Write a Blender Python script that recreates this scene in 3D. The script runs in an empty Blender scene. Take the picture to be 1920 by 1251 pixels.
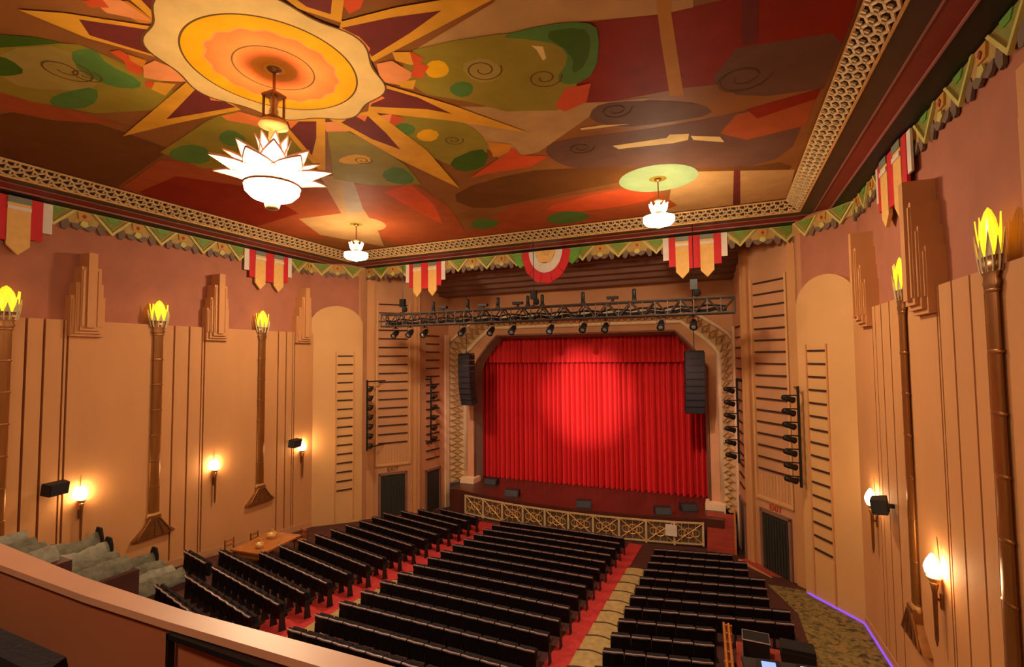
import bpy, bmesh, math, random
from mathutils import Matrix, Vector

# ------------------------------------------------------------------ camera
F_PX, CX, CY = 909.0, 960.0, 625.5            # focal length and centre, in pixels of the 1920x1251 frame
EYE = Vector((8.2, 0.0, 9.5))
def _v(x, y): return Vector(((x - CX) / F_PX, (y - CY) / F_PX, 1.0))
_vy = _v(1360, 667).normalized()
_vx = -_v(-1113, 688); _vx = (_vx - _vy * _vx.dot(_vy)).normalized()
_vz = _vx.cross(_vy)
if _vz.y > 0: _vz = -_vz
R3 = Matrix((_vx, _vy, _vz))                  # world = R3 @ camera(x right, y down, z forward)
cam_d = bpy.data.cameras.new('camera'); cam = bpy.data.objects.new('camera', cam_d)
bpy.context.scene.collection.objects.link(cam)
cam_d.sensor_width = 36.0; cam_d.lens = F_PX / 1920 * 36.0; cam_d.clip_start = 0.05; cam_d.clip_end = 200
_r, _d, _f = R3.col[0], R3.col[1], R3.col[2]
cam.matrix_world = Matrix(((_r.x, -_d.x, -_f.x, EYE.x), (_r.y, -_d.y, -_f.y, EYE.y), (_r.z, -_d.z, -_f.z, EYE.z), (0, 0, 0, 1)))
scene = bpy.context.scene
scene.camera = cam
scene.view_settings.view_transform = 'Standard'
scene.view_settings.look = 'None'
scene.view_settings.exposure = 1.1
scene.view_settings.gamma = 1.0
scene.view_settings.use_curve_mapping = False
def on_z(px, py, z):
    d = R3 @ _v(px, py); return EYE + d * ((z - EYE.z) / d.z)
def project(p):
    c = R3.transposed() @ (Vector(p) - EYE)
    return (CX + F_PX * c.x / c.z, CY + F_PX * c.y / c.z, c.z) if c.z > 0.1 else (9e9, 9e9, c.z)

# ------------------------------------------------------------------ world and stage lights
world = bpy.data.worlds.new('hall_dark'); scene.world = world; world.use_nodes = True
world.node_tree.nodes['Background'].inputs[0].default_value = (0.012, 0.008, 0.006, 1)
def spot(name, loc, target, power, angle, blend, col, size=0.15):
    l = bpy.data.lights.new(name, 'SPOT'); l.energy = power; l.spot_size = math.radians(angle); l.spot_blend = blend
    l.color = col; l.shadow_soft_size = size
    o = bpy.data.objects.new(name, l); scene.collection.objects.link(o); o.location = loc
    o.rotation_euler = (Vector(target) - Vector(loc)).to_track_quat('-Z', 'Y').to_euler()
    return o
spot('follow_spot_beam', (1.0, -7.6, 13.4), (0.0, 30, 7.0), 38000, 10.8, 0.9, (1.0, 0.80, 0.66), 0.2)
for _x in (-6.0, -2.2, 2.2, 6.0):
    spot('truss_wash_beam', (_x, 21.0, 10.4), (_x * 0.95, 30.0, 4.0), 620, 70, 0.9, (1.0, 0.62, 0.5), 0.12)
LAMP = dict(bowl=100.0, petal=0.5, pend=112.0, rear=50.0, cup=9.0, sconce=34.0, torch=0.5, bulb=4.5)

random.seed(7)
C = scene.collection
PI = math.pi

# ------------------------------------------------------------------ materials
def mat(name, col, rough=0.6, metal=0.0, var=0.12, scale=2.0, bump=0.0, bscale=30.0, emit=None, estr=0.0, spec=0.4, stretch=(1, 1, 1)):
    m = bpy.data.materials.new(name); m.use_nodes = True
    nt = m.node_tree; b = nt.nodes['Principled BSDF']
    b.inputs['Roughness'].default_value = rough; b.inputs['Metallic'].default_value = metal
    b.inputs['Specular IOR Level'].default_value = spec
    g = nt.nodes.new('ShaderNodeNewGeometry')
    mp = nt.nodes.new('ShaderNodeMapping'); mp.inputs['Scale'].default_value = stretch
    nt.links.new(g.outputs['Position'], mp.inputs['Vector'])
    n = nt.nodes.new('ShaderNodeTexNoise'); n.inputs['Scale'].default_value = scale; n.inputs['Detail'].default_value = 5
    nt.links.new(mp.outputs[0], n.inputs['Vector'])
    mx = nt.nodes.new('ShaderNodeMix'); mx.data_type = 'RGBA'
    mx.inputs[6].default_value = tuple(min(1, c * (1 - 1.6 * var)) for c in col) + (1,)
    mx.inputs[7].default_value = tuple(min(1, c * (1 + 1.6 * var)) for c in col) + (1,)
    nt.links.new(n.outputs['Fac'], mx.inputs[0]); nt.links.new(mx.outputs[2], b.inputs['Base Color'])
    if bump:
        n2 = nt.nodes.new('ShaderNodeTexNoise'); n2.inputs['Scale'].default_value = bscale
        nt.links.new(mp.outputs[0], n2.inputs['Vector'])
        bp = nt.nodes.new('ShaderNodeBump'); bp.inputs['Strength'].default_value = bump; bp.inputs['Distance'].default_value = 0.02
        nt.links.new(n2.outputs['Fac'], bp.inputs['Height']); nt.links.new(bp.outputs[0], b.inputs['Normal'])
    if emit:
        b.inputs['Emission Color'].default_value = tuple(emit) + (1,); b.inputs['Emission Strength'].default_value = estr
    return m
M = {}
def mk(k, *a, **kw): M[k] = mat(k, *a, **kw)
mk('plaster_peach', (0.62, 0.30, 0.115), 0.75, var=0.08, scale=0.9, bump=0.15, bscale=14, stretch=(1, 1, 0.35))
mk('plaster_pale', (0.68, 0.38, 0.15), 0.7, var=0.06, scale=0.8, bump=0.12, bscale=14)
mk('plaster_terracotta', (0.42, 0.155, 0.088), 0.8, var=0.14, scale=1.1, bump=0.2, bscale=16)
mk('plaster_pink', (0.58, 0.285, 0.135), 0.75, var=0.1, scale=1.0, bump=0.12)
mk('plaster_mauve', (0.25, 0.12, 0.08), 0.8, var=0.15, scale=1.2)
mk('cream_moulding', (0.80, 0.60, 0.36), 0.55, var=0.06)
mk('ceiling_brown', (0.27, 0.105, 0.028), 0.55, var=0.3, scale=0.7, spec=0.04)
mk('cornice_brown', (0.05, 0.022, 0.010), 0.45, var=0.2)
mk('cornice_red', (0.20, 0.016, 0.010), 0.45, var=0.15)
mk('cornice_black', (0.012, 0.008, 0.008), 0.5, var=0.2)
mk('bead_mauve', (0.32, 0.12, 0.10), 0.5)
mk('gilt', (0.72, 0.44, 0.15), 0.42, 0.35, var=0.2, scale=6)
mk('gilt_pale', (0.70, 0.52, 0.26), 0.5, 0.2, var=0.2, scale=8)
mk('bronze', (0.30, 0.13, 0.04), 0.35, 0.6, var=0.25, scale=5)
mk('bamboo_gold', (0.27, 0.105, 0.022), 0.35, 0.45, var=0.3, scale=4, stretch=(1, 1, 0.15))
mk('reveal_grey', (0.20, 0.15, 0.10), 0.6)
mk('pattern_ground', (0.40, 0.27, 0.12), 0.6, var=0.3, scale=8)
mk('slot_dark', (0.05, 0.018, 0.01), 0.7)
mk('door_dark', (0.035, 0.034, 0.026), 0.55, var=0.25, scale=4, stretch=(6, 6, .3))
mk('black_metal', (0.012, 0.011, 0.012), 0.45, 0.3)
mk('black_cloth', (0.01, 0.009, 0.009), 0.9)
mk('speaker_black', (0.014, 0.013, 0.015), 0.6, bump=0.3, bscale=120)
mk('truss_metal', (0.09, 0.07, 0.062), 0.4, 0.55)
mk('lens_glass', (0.3, 0.3, 0.35), 0.1, 0.5)
mk('seat_cloth', (0.010, 0.004, 0.007), 0.9, var=0.3, scale=18, bump=0.2, bscale=80)
mk('seat_shell', (0.008, 0.0035, 0.0055), 0.7, var=0.25, spec=0.2)
mk('seat_trim', (0.36, 0.28, 0.28), 0.4, 0.3, var=0.2, scale=6)
mk('seat_iron', (0.03, 0.02, 0.02), 0.5, 0.4)
mk('floor_dark', (0.075, 0.022, 0.018), 0.7, var=0.3, scale=3)
mk('stage_wood', (0.085, 0.022, 0.014), 0.33, var=0.25, scale=1.2, stretch=(1, 0.2, 1))
mk('stair_red', (0.36, 0.05, 0.03), 0.75, var=0.2)
mk('carpet_red', (0.52, 0.035, 0.035), 0.9, var=0.25, scale=7)
mk('wood_orange', (0.42, 0.15, 0.035), 0.4, var=0.25, scale=5, stretch=(1, 1, 4))
mk('dust_sheet', (0.15, 0.145, 0.105), 0.9, var=0.5, scale=5, bump=0.8, bscale=9)
mk('dust_sheet_pale', (0.25, 0.245, 0.19), 0.9, var=0.4, scale=5, bump=0.8, bscale=9)
mk('parapet_cap', (0.56, 0.28, 0.17), 0.4, var=0.08, scale=3)
mk('parapet_wall', (0.34, 0.105, 0.042), 0.65, var=0.15, scale=1.5)
mk('banner_red', (0.62, 0.02, 0.025), 0.7)
mk('banner_cream', (0.80, 0.47, 0.14), 0.7, var=0.1, scale=5)
mk('banner_white', (0.74, 0.66, 0.56), 0.7)
mk('banner_grey', (0.20, 0.22, 0.17), 0.7)
mk('leaf_green', (0.13, 0.34, 0.04), 0.6)
mk('frieze_ochre', (0.47, 0.30, 0.08), 0.6, var=0.2, scale=5)
mk('frieze_olive', (0.22, 0.24, 0.03), 0.6, var=0.2, scale=4)
mk('frieze_lime', (0.58, 0.52, 0.15), 0.6, var=0.15, scale=4)
mk('frieze_orange', (0.60, 0.29, 0.05), 0.6)
mk('frieze_slate', (0.17, 0.11, 0.075), 0.6, var=0.2)
mk('frieze_red', (0.34, 0.05, 0.03), 0.6)
mk('led_violet', (0.12, 0.03, 0.3), 0.4, emit=(0.32, 0.10, 1.0), estr=0.4)
mk('screen_blue', (0.02, 0.02, 0.05), 0.3, emit=(0.25, 0.34, 1.0), estr=0.8)
mk('screen_white', (0.1, 0.1, 0.1), 0.3, emit=(1.0, 0.7, 0.75), estr=0.6)
mk('console_grey', (0.022, 0.02, 0.024), 0.6)
mk('sign_red', (0.55, 0.06, 0.02), 0.6)
WARM = (1.0, 0.80, 0.55)
mk('lamp_bowl', (0.9, 0.85, 0.75), 0.3, emit=(1.0, 0.74, 0.45), estr=LAMP['bowl'])
mk('lamp_petal', (0.9, 0.8, 0.7), 0.3, emit=(1.0, 0.82, 0.66), estr=LAMP['petal'])
mk('lamp_petal_tip', (0.45, 0.20, 0.11), 0.4)
mk('lamp_pendant', (0.9, 0.85, 0.75), 0.3, emit=(1.0, 0.75, 0.48), estr=LAMP['pend'])
mk('lamp_sconce', (0.9, 0.8, 0.6), 0.3, emit=(1.0, 0.66, 0.32), estr=LAMP['sconce'])
mk('lamp_torch', (0.8, 0.6, 0.05), 0.3, emit=(1.0, 0.66, 0.02), estr=LAMP['torch'])
mk('lamp_pendant_added', (0.9, 0.8, 0.7), 0.3, emit=(1.0, 0.72, 0.45), estr=LAMP['rear'])
mk('lamp_pendant_cup', (0.9, 0.8, 0.7), 0.3, emit=(1.0, 0.75, 0.48), estr=LAMP['cup'])
mk('lamp_bulb', (0.9, 0.8, 0.7), 0.3, emit=(1.0, 0.72, 0.42), estr=LAMP['bulb'])
mk('torch_glass', (0.62, 0.52, 0.30), 0.35, var=0.2, scale=6)
# curtain: red velvet
mk('curtain_red', (0.60, 0.012, 0.013), 0.8, var=0.12, scale=1.5, stretch=(2, 2, 0.15))
# patterned carpet: olive and tan waves
def carpet():
    m = bpy.data.materials.new('carpet_patterned'); m.use_nodes = True; nt = m.node_tree; b = nt.nodes['Principled BSDF']
    b.inputs['Roughness'].default_value = 0.9
    g = nt.nodes.new('ShaderNodeNewGeometry')
    w = nt.nodes.new('ShaderNodeTexNoise'); w.inputs['Scale'].default_value = 4.0; w.inputs['Detail'].default_value = 4; w.inputs['Distortion'].default_value = 1.6
    nt.links.new(g.outputs['Position'], w.inputs['Vector'])
    r = nt.nodes.new('ShaderNodeValToRGB'); e = r.color_ramp.elements
    e[0].position = 0.34; e[0].color = (0.05, 0.02, 0.015, 1); e[1].position = 0.68; e[1].color = (0.34, 0.16, 0.05, 1)
    x = e.new(0.44); x.color = (0.15, 0.12, 0.03, 1); x = e.new(0.56); x.color = (0.24, 0.17, 0.05, 1)
    nt.links.new(w.outputs['Fac'], r.inputs['Fac']); nt.links.new(r.outputs[0], b.inputs['Base Color'])
    return m
M['carpet_patterned'] = carpet()
mk('carpet_tan', (0.40, 0.28, 0.11), 0.9, var=0.3, scale=6)

# ------------------------------------------------------------------ mesh helpers
class MB:
    def __init__(s): s.v, s.f, s.T = [], [], Matrix.Identity(4)
    def _add(s, vs, fs):
        n = len(s.v); s.v += [tuple(s.T @ Vector(v)) for v in vs]; s.f += [tuple(i + n for i in f) for f in fs]; return s
    def box(s, x0, x1, y0, y1, z0, z1):
        return s._add([(x0, y0, z0), (x1, y0, z0), (x1, y1, z0), (x0, y1, z0), (x0, y0, z1), (x1, y0, z1), (x1, y1, z1), (x0, y1, z1)],
                      [(0, 3, 2, 1), (4, 5, 6, 7), (0, 1, 5, 4), (1, 2, 6, 5), (2, 3, 7, 6), (3, 0, 4, 7)])
    def hexa(s, lo, hi):                       # two quads of 4 points each, joined
        return s._add(list(lo) + list(hi), [(0, 3, 2, 1), (4, 5, 6, 7), (0, 1, 5, 4), (1, 2, 6, 5), (2, 3, 7, 6), (3, 0, 4, 7)])
    def prism(s, pts, a, b, axis='z'):         # polygon extruded along an axis
        def P(p, h): return (p[0], p[1], h) if axis == 'z' else ((p[0], h, p[1]) if axis == 'y' else (h, p[0], p[1]))
        n = len(pts)
        return s._add([P(p, a) for p in pts] + [P(p, b) for p in pts],
                      [tuple(range(n - 1, -1, -1)), tuple(range(n, 2 * n))] + [(i, (i + 1) % n, n + (i + 1) % n, n + i) for i in range(n)])
    def lathe(s, prof, n=16, c=(0, 0, 0), a0=0.0, a1=2 * PI):
        full = abs(a1 - a0 - 2 * PI) < 1e-6; k = n if full else n + 1
        vs = [(c[0] + r * math.cos(a0 + (a1 - a0) * j / n), c[1] + r * math.sin(a0 + (a1 - a0) * j / n), c[2] + z) for r, z in prof for j in range(k)]
        fs = []
        for i in range(len(prof) - 1):
            for j in range(n):
                q = (j + 1) % k
                fs.append((i * k + j, i * k + q, (i + 1) * k + q, (i + 1) * k + j))
        return s._add(vs, fs)
    def tube(s, pts, r, n=6):
        pts = [Vector(p) for p in pts]; rr = r if isinstance(r, (list, tuple)) else [r] * len(pts)
        vs = []; L = len(pts)
        for i, p in enumerate(pts):
            t = (pts[min(i + 1, L - 1)] - pts[max(i - 1, 0)]).normalized()
            u = t.orthogonal().normalized() if abs(t.z) > 0.95 else t.cross(Vector((0, 0, 1))).normalized()
            w = t.cross(u)
            vs += [tuple(p + rr[i] * (u * math.cos(2 * PI * j / n) + w * math.sin(2 * PI * j / n))) for j in range(n)]
        fs = [(i * n + j, i * n + (j + 1) % n, (i + 1) * n + (j + 1) % n, (i + 1) * n + j) for i in range(L - 1) for j in range(n)]
        fs += [tuple(range(n - 1, -1, -1)), tuple((L - 1) * n + j for j in range(n))]
        return s._add(vs, fs)
    def grid(s, rows):                          # rows of equal length -> surface
        k = len(rows[0])
        return s._add([p for r in rows for p in r], [(i * k + j, i * k + j + 1, (i + 1) * k + j + 1, (i + 1) * k + j) for i in range(len(rows) - 1) for j in range(k - 1)])
    def mesh(s, name, m, smooth=False):
        me = bpy.data.meshes.new(name); me.from_pydata(s.v, [], s.f); me.materials.append(M[m])
        bm = bmesh.new(); bm.from_mesh(me); bmesh.ops.recalc_face_normals(bm, faces=bm.faces); bm.to_mesh(me); bm.free()
        if smooth:
            for p in me.polygons: p.use_smooth = True
        me.update(); return me
    def build(s, name, m, parent=None, smooth=False):
        return link(name, s.mesh(name, m, smooth), parent)
def link(name, me, parent=None, loc=None, rotz=0.0):
    o = bpy.data.objects.new(name, me); C.objects.link(o)
    if parent: o.parent = parent
    if loc is not None: o.location = loc
    if rotz: o.rotation_euler = (0, 0, rotz)
    return o
def tag(o, label, cat, group=None):
    o['label'] = label; o['category'] = cat
    if group: o['group'] = group
    return o
def struct(o, label=None):
    o['kind'] = 'structure'
    if label: o['label'] = label
    return o
def thing(name, loc, label, cat, rotz=0.0, group=None):
    o = bpy.data.objects.new(name, None); o.empty_display_size = 0.1; C.objects.link(o)
    o.location = loc; o.rotation_euler = (0, 0, rotz); return tag(o, label, cat, group)
def dup(root, loc, rotz, label=None, group=None):
    r = root.copy(); C.objects.link(r); r.location = loc; r.rotation_euler = (0, 0, rotz)
    if label: r['label'] = label
    if group: r['group'] = group
    for ch in list(root.children):
        c = ch.copy(); C.objects.link(c); c.parent = r
        for g in list(ch.children):
            d = g.copy(); C.objects.link(d); d.parent = c
    return r

# ------------------------------------------------------------------ main dimensions (metres)
HW = 12.41                 # half width of the hall
YB = 22.42                 # plane of the back cornice and frieze
ZC = 14.75                 # underside of the cornice at the wall
ZCEIL = 15.35
ZP = 10.9                  # top of the peach dado
def floor_z(y): return 0.093 * (26.0 - y)
Y0 = -9.0                  # rear of the hall

# ------------------------------------------------------------------ floor, aisles
fl = MB(); fl._add([(-14, Y0, floor_z(Y0)), (14, Y0, floor_z(Y0)), (14, 29, floor_z(29)), (-14, 29, floor_z(29)), (-14, Y0, floor_z(Y0) - .3), (14, Y0, floor_z(Y0) - .3), (14, 29, floor_z(29) - .3), (-14, 29, floor_z(29) - .3)],
                  [(0, 1, 2, 3), (7, 6, 5, 4), (0, 4, 5, 1), (1, 5, 6, 2), (2, 6, 7, 3), (3, 7, 4, 0)])
floor = struct(fl.build('floor', 'floor_dark'), 'dark raked auditorium floor falling towards the stage')
def runner(name, m, x0, x1, y0, y1, lift, label=None, skew=0.0):
    b = MB(); b.hexa([(x0 + skew, y0, floor_z(y0) - .02), (x1 + skew, y0, floor_z(y0) - .02), (x1, y1, floor_z(y1) - .02), (x0, y1, floor_z(y1) - .02)],
                     [(x0 + skew, y0, floor_z(y0) + lift), (x1 + skew, y0, floor_z(y0) + lift), (x1, y1, floor_z(y1) + lift), (x0, y1, floor_z(y1) + lift)])
    return b.build(name, m, floor)
runner('aisle_carpet', 'carpet_red', 3.5, 4.15, 8, 25.2, .02)['label'] = 'red carpet strip along the centre block'
runner('aisle_carpet', 'carpet_red', -5.1, -3.55, 8, 25.2, .02)['label'] = 'red carpet strip beside the angled seat block'
# the tan treads of the aisles: shallow curved-nosed steps
def treads(x0, x1, ys):
    w = (x1 - x0) / 2; b = MB(); n = 8
    b.prism([(-w, -.02), (w, -.02)] + [(w - 2 * w * i / n, .92 + .12 * math.sin(PI * i / n)) for i in range(n + 1)], -.05, .045); me = b.mesh('aisle_tread', 'carpet_tan')
    nz = MB().tube([(w - 2 * w * i / n, .91 + .12 * math.sin(PI * i / n), .03) for i in range(n + 1)], .035, 5).mesh('tread_nosing', 'slot_dark')
    for y in ys:
        p = ((x0 + x1) / 2, y, floor_z(y + .45) + .035); link('aisle_tread', me, floor, p); link('tread_nosing', nz, floor, p)
treads(4.15, 5.0, [9.8 + .95 * k for k in range(12)])
treads(-3.55, -2.8, [8.8 + .95 * k for k in range(17)])
cw = MB(); cw.hexa([(10.25, 8, floor_z(8) - .02), (12.2, 8, floor_z(8) - .02), (12.2, 19.6, floor_z(19.6) - .02), (10.25, 19.6, floor_z(19.6) - .02)],
                   [(10.25, 8, floor_z(8) + .02), (12.2, 8, floor_z(8) + .02), (12.2, 19.6, floor_z(19.6) + .02), (10.25, 19.6, floor_z(19.6) + .02)])
cw.hexa([(10.25, 19.6, floor_z(19.6) - .02), (12.2, 19.6, floor_z(19.6) - .02), (10.8, 22.2, floor_z(22.2) - .02), (9.5, 22.2, floor_z(22.2) - .02)],
        [(10.25, 19.6, floor_z(19.6) + .02), (12.2, 19.6, floor_z(19.6) + .02), (10.8, 22.2, floor_z(22.2) + .02), (9.5, 22.2, floor_z(22.2) + .02)])
cw.build('side_aisle_carpet', 'carpet_patterned', floor)['label'] = 'olive patterned side aisle carpet edged by violet light'
led = MB(); led.tube([(12.16, 9, floor_z(9) + .06), (12.16, 19.72, floor_z(19.72) + .05), (10.83, 21.86, floor_z(21.86) + .05)], .035)
tag(led.build('violet_light_strip', 'led_violet'), 'glowing violet light strip along the foot of the side wall', 'light strip')

# ------------------------------------------------------------------ side walls
def side_wall(sgn, name, bays, label):
    """backing wall, proud peach boards up to ZP, stepped pilasters; x is mirrored by sgn"""
    def B(x0, x1, y0, y1, z0, z1):
        a, b = sorted((sgn * x0, sgn * x1)); return MB().box(a, b, y0, y1, z0, z1)
    w = struct(B(HW, HW + .4, Y0, 22.9, -.3, ZCEIL + .2).build(name, 'plaster_terracotta'), label)
    edges = sorted({Y0} | {g for b in bays for g in b['g']} | {b['p'] - .5 for b in bays} | {19.75})
    for a, b in zip(edges, edges[1:]):
        g = .05 if b - a > .3 else .03
        B(HW - .2, HW + .02, a + g, b - g * .4, -.2, ZP).build('wall_board', 'plaster_peach', w)
    for bay in bays:
        c = bay['p']; PIL[0] += 1; root = None
        for k, (hw, z1, dp) in enumerate(((.50, 11.75, .34), (.40, 12.2, .42), (.29, 12.75, .50), (.13, 13.25, .58))):
            o = B(HW - dp, HW + .02, c - hw, c + hw, ZP - .55 + .1 * k, z1).build('pilaster_step' if root else 'trim_%d' % PIL[0], 'plaster_peach', root)
            if not root: root = struct(o, 'stepped plaster pilaster on the side wall ' + ('near the wooden table' if sgn < 0 else 'above the violet light strip'))
            for q in (-1, 1):
                if k < 3: B(HW - dp - .035, HW - dp + .02, c + q * (hw - .07) - .035, c + q * (hw - .07) + .035, ZP - .2, z1 - .1).build('pilaster_rib', 'plaster_peach', root)
    # base plinth
    p = MB(); x = sgn * (HW - .23); x2 = sgn * (HW + .02)
    a, b = sorted((x, x2))
    p.hexa([(a, Y0, floor_z(Y0) - .1), (b, Y0, floor_z(Y0) - .1), (b, 19.7, floor_z(19.7) - .1), (a, 19.7, floor_z(19.7) - .1)],
           [(a, Y0, floor_z(Y0) + .3), (b, Y0, floor_z(Y0) + .3), (b, 19.7, floor_z(19.7) + .3), (a, 19.7, floor_z(19.7) + .3)])
    struct(p.build('baseboard_' + name.split('_')[1], 'plaster_pink'), 'pink painted skirting along the foot of the side wall')
    return w
PIL = [30]
LEFT_BAYS = [dict(g=(7.9, 8.35, 8.87), p=9.47), dict(g=(12.45, 13.05, 13.6), p=14.2), dict(g=(17.45, 17.93, 18.35), p=18.95), dict(g=(3.2, 3.7, 4.2), p=4.75)]
RIGHT_BAYS = [dict(g=(10.58, 11.1, 11.86, 12.5), p=13.1), dict(g=(15.75, 16.5, 17.1), p=17.9), dict(g=(6.0, 6.7, 7.4), p=8.3)]
side_wall(-1, 'wall_left', LEFT_BAYS, 'peach plaster side wall with grooves, stepped pilasters and terracotta upper band, behind the wooden table')
side_wall(1, 'wall_right', RIGHT_BAYS, 'peach plaster side wall with grooves, stepped pilasters and terracotta upper band, beside the violet light strip')
struct(MB().box(-HW - .4, HW + .4, Y0 - .4, Y0, -.3, ZCEIL + .2).build('wall_rear', 'plaster_terracotta'), 'terracotta rear wall of the hall')

# ------------------------------------------------------------------ splays, organ towers, returns (right side coordinates, mirrored for the left)
def face_T(p0, p1, sgn):
    """local frame on a wall face: u along the plan from p0 (outer) to p1 (inner), n into the room, z up"""
    a = Vector((sgn * p0[0], p0[1], 0)); b = Vector((sgn * p1[0], p1[1], 0)); u = (b - a).normalized(); L = (b - a).length
    n = Vector((u.y, -u.x, 0)) if u.y * a.x < 0 or True else None
    if n.dot(Vector((0, 0, 0)) - a + Vector((0, 12, 0))) < 0: n = -n
    T = Matrix(((u.x, n.x, 0, a.x), (u.y, n.y, 0, a.y), (0, 0, 1, 0), (0, 0, 0, 1)))
    return T, L
def fbox(T, u0, u1, n0, n1, z0, z1):
    b = MB(); b.T = T; return b.box(u0, u1, n0, n1, z0, z1)
SIDE = {1: 'right', -1: 'left'}
WHERE = {1: 'beside the violet light strip', -1: 'on the side of the wooden table'}
for sg in (1, -1):
    # splay with arched pale panel and louvre bars
    T, L = face_T((12.41, 19.65), (10.93, 22.05), sg)
    w = struct(fbox(T, -.1, L + .1, -.35, 0, -.3, ZCEIL).build('wall_%s_splay' % SIDE[sg], 'plaster_terracotta'), 'angled terracotta splay wall with a pale arched panel ' + WHERE[sg])
    b = MB(); b.T = T; h = L / 2 + .02
    pts = [(-.02, -.2), (L + .02, -.2)] + [(L / 2 + h * math.cos(PI * i / 14), 11.35 + 1.1 * math.sin(PI * i / 14)) for i in range(15)]
    b.prism(pts, -.02, .14, 'y'); b.build('arched_panel', 'plaster_pale', w)
    me = fbox(Matrix.Identity(4), -.42, .42, 0, .05, -.035, .035).mesh('louvre_bar', 'slot_dark')
    for k in range(16):
        o = link('louvre_bar', me, w); o.matrix_world = T @ Matrix.Translation((L * .66, .13, 9.66 - .493 * k))
    for uu in (L * .66 - .5, L * .66 + .5):
        fbox(T, uu - .03, uu + .03, .13, .19, .6, 9.9).build('panel_rib', 'plaster_peach', w)
    # tower
    T, L = face_T((10.93, 22.55), (8.99, 24.98), sg)
    w = struct(fbox(T, -.06, L, -.6, 0, -.3, ZCEIL - .3).build('wall_%s_tower' % SIDE[sg], 'plaster_pink'), 'tall organ tower of peach plaster with dark louvre bars and a dark doorway ' + WHERE[sg])
    xa, xb = sorted((sg * 10.88, sg * 11.4)); MB().box(xa, xb, 21.9, 22.9, -.3, ZCEIL - .3).build('tower_cheek', 'plaster_pink', w)
    for u0, u1 in ((-.06, .36), (L - .42, L)): fbox(T, u0, u1, 0, .14, -.2, ZCEIL - .4).build('corner_pier', 'plaster_peach', w)
    uc = L * .5 - .05; hb = .86
    for uu in (uc - hb - .12, uc + hb + .12): fbox(T, uu - .05, uu + .05, 0, .1, 3.3, 12.95).build('panel_rib', 'plaster_pale', w)
    fbox(T, uc - hb - .17, uc + hb + .17, 0, .1, 3.2, 3.32).build('panel_rail', 'plaster_pale', w)
    me = fbox(Matrix.Identity(4), -hb, hb, 0, .06, -.035, .035).mesh('louvre_bar', 'slot_dark')
    for k in range(17):
        o = link('louvre_bar', me, w); o.matrix_world = T @ Matrix.Translation((uc, 0, 12.72 - .512 * k))
    me = fbox(Matrix.Identity(4), -.022, .022, 0, .035, 3.4, 4.35).mesh('panel_flute', 'plaster_pale')
    for k in range(9):
        o = link('panel_flute', me, w); o.matrix_world = T @ Matrix.Translation((uc - .68 + .17 * k, 0, 0))
    fbox(T, .2, L + .1, .0, .55, -.1, .24).build('red_step', 'stair_red', w); fbox(T, .2, L + .1, .5, .57, .18, .26).build('step_nosing', 'plaster_pink', w)
    # doorway under the tower
    d = struct(fbox(T, uc - .72, uc + .72, -.1, .03, .1, 2.66).build('door_%d' % (1 if sg > 0 else 2), 'door_dark'), 'dark curtained exit doorway at the foot of the organ tower ' + WHERE[sg])
    for k in range(9): fbox(T, uc - .66 + .15 * k, uc - .58 + .15 * k, .03, .07, .15, 2.5).build('drape_fold', 'door_dark', d)
    for u0, u1, z0, z1 in ((uc - .84, uc - .72, .0, 2.78), (uc + .72, uc + .84, .0, 2.78), (uc - .84, uc + .84, 2.66, 2.8)):
        fbox(T, u0, u1, 0, .1, z0, z1).build('door_frame', 'plaster_mauve', d)
    cu = bpy.data.curves.new('exit_text', 'FONT'); cu.body = 'EXIT'; cu.size = .34; cu.extrude = .02; cu.align_x = 'CENTER'
    to = bpy.data.objects.new('exit_text', cu); C.objects.link(to)
    bpy.context.view_layer.update()
    tm = bpy.data.meshes.new_from_object(to.evaluated_get(bpy.context.evaluated_depsgraph_get())); bpy.data.objects.remove(to)
    tm.materials.clear(); tm.materials.append(M['sign_red' if sg > 0 else 'bronze'])
    o = link('exit_lettering', tm, d)
    ux = T.col[0].xyz * (-1 if sg > 0 else 1); nn = T.col[1].xyz
    zz = Vector((0, 0, 1)); pos = T @ Vector((uc, .015, 2.86))
    if ux.cross(zz).dot(nn) < 0: ux = -ux
    o.matrix_world = Matrix(((ux.x, 0, nn.x, pos.x), (ux.y, 0, nn.y, pos.y), (0, 1, 0, pos.z), (0, 0, 0, 1)))
    # return wall towards the stage
    T, L = face_T((8.95, 25.0), (8.6, 27.75), sg)
    w = struct(fbox(T, -.3, L + .1, -.5, 0, -.3, ZCEIL - .3).build('wall_%s_return' % SIDE[sg], 'plaster_pink'), 'peach return wall between organ tower and proscenium ' + WHERE[sg])
    fbox(T, L - .42, L - .02, 0, .1, -.2, 11.0).build('cream_strip', 'cream_moulding', w)
    me = fbox(Matrix.Identity(4), -.62, .62, 0, .06, -.035, .035).mesh('louvre_bar', 'slot_dark')
    for k in range(16):
        o = link('louvre_bar', me, w); o.matrix_world = T @ Matrix.Translation((1.15, 0, 10.9 - .51 * k))
    d = struct(fbox(T, .55, 1.75, -.1, .04, .02, 2.5).build('door_%d' % (3 if sg > 0 else 4), 'door_dark'), 'narrow dark doorway between organ tower and stage ' + WHERE[sg])
    for u0, u1, z0, z1 in ((.44, .55, 0, 2.6), (1.75, 1.86, 0, 2.6), (.44, 1.86, 2.5, 2.62)):
        fbox(T, u0, u1, 0, .1, z0, z1).build('door_frame', 'plaster_mauve', d)

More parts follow.
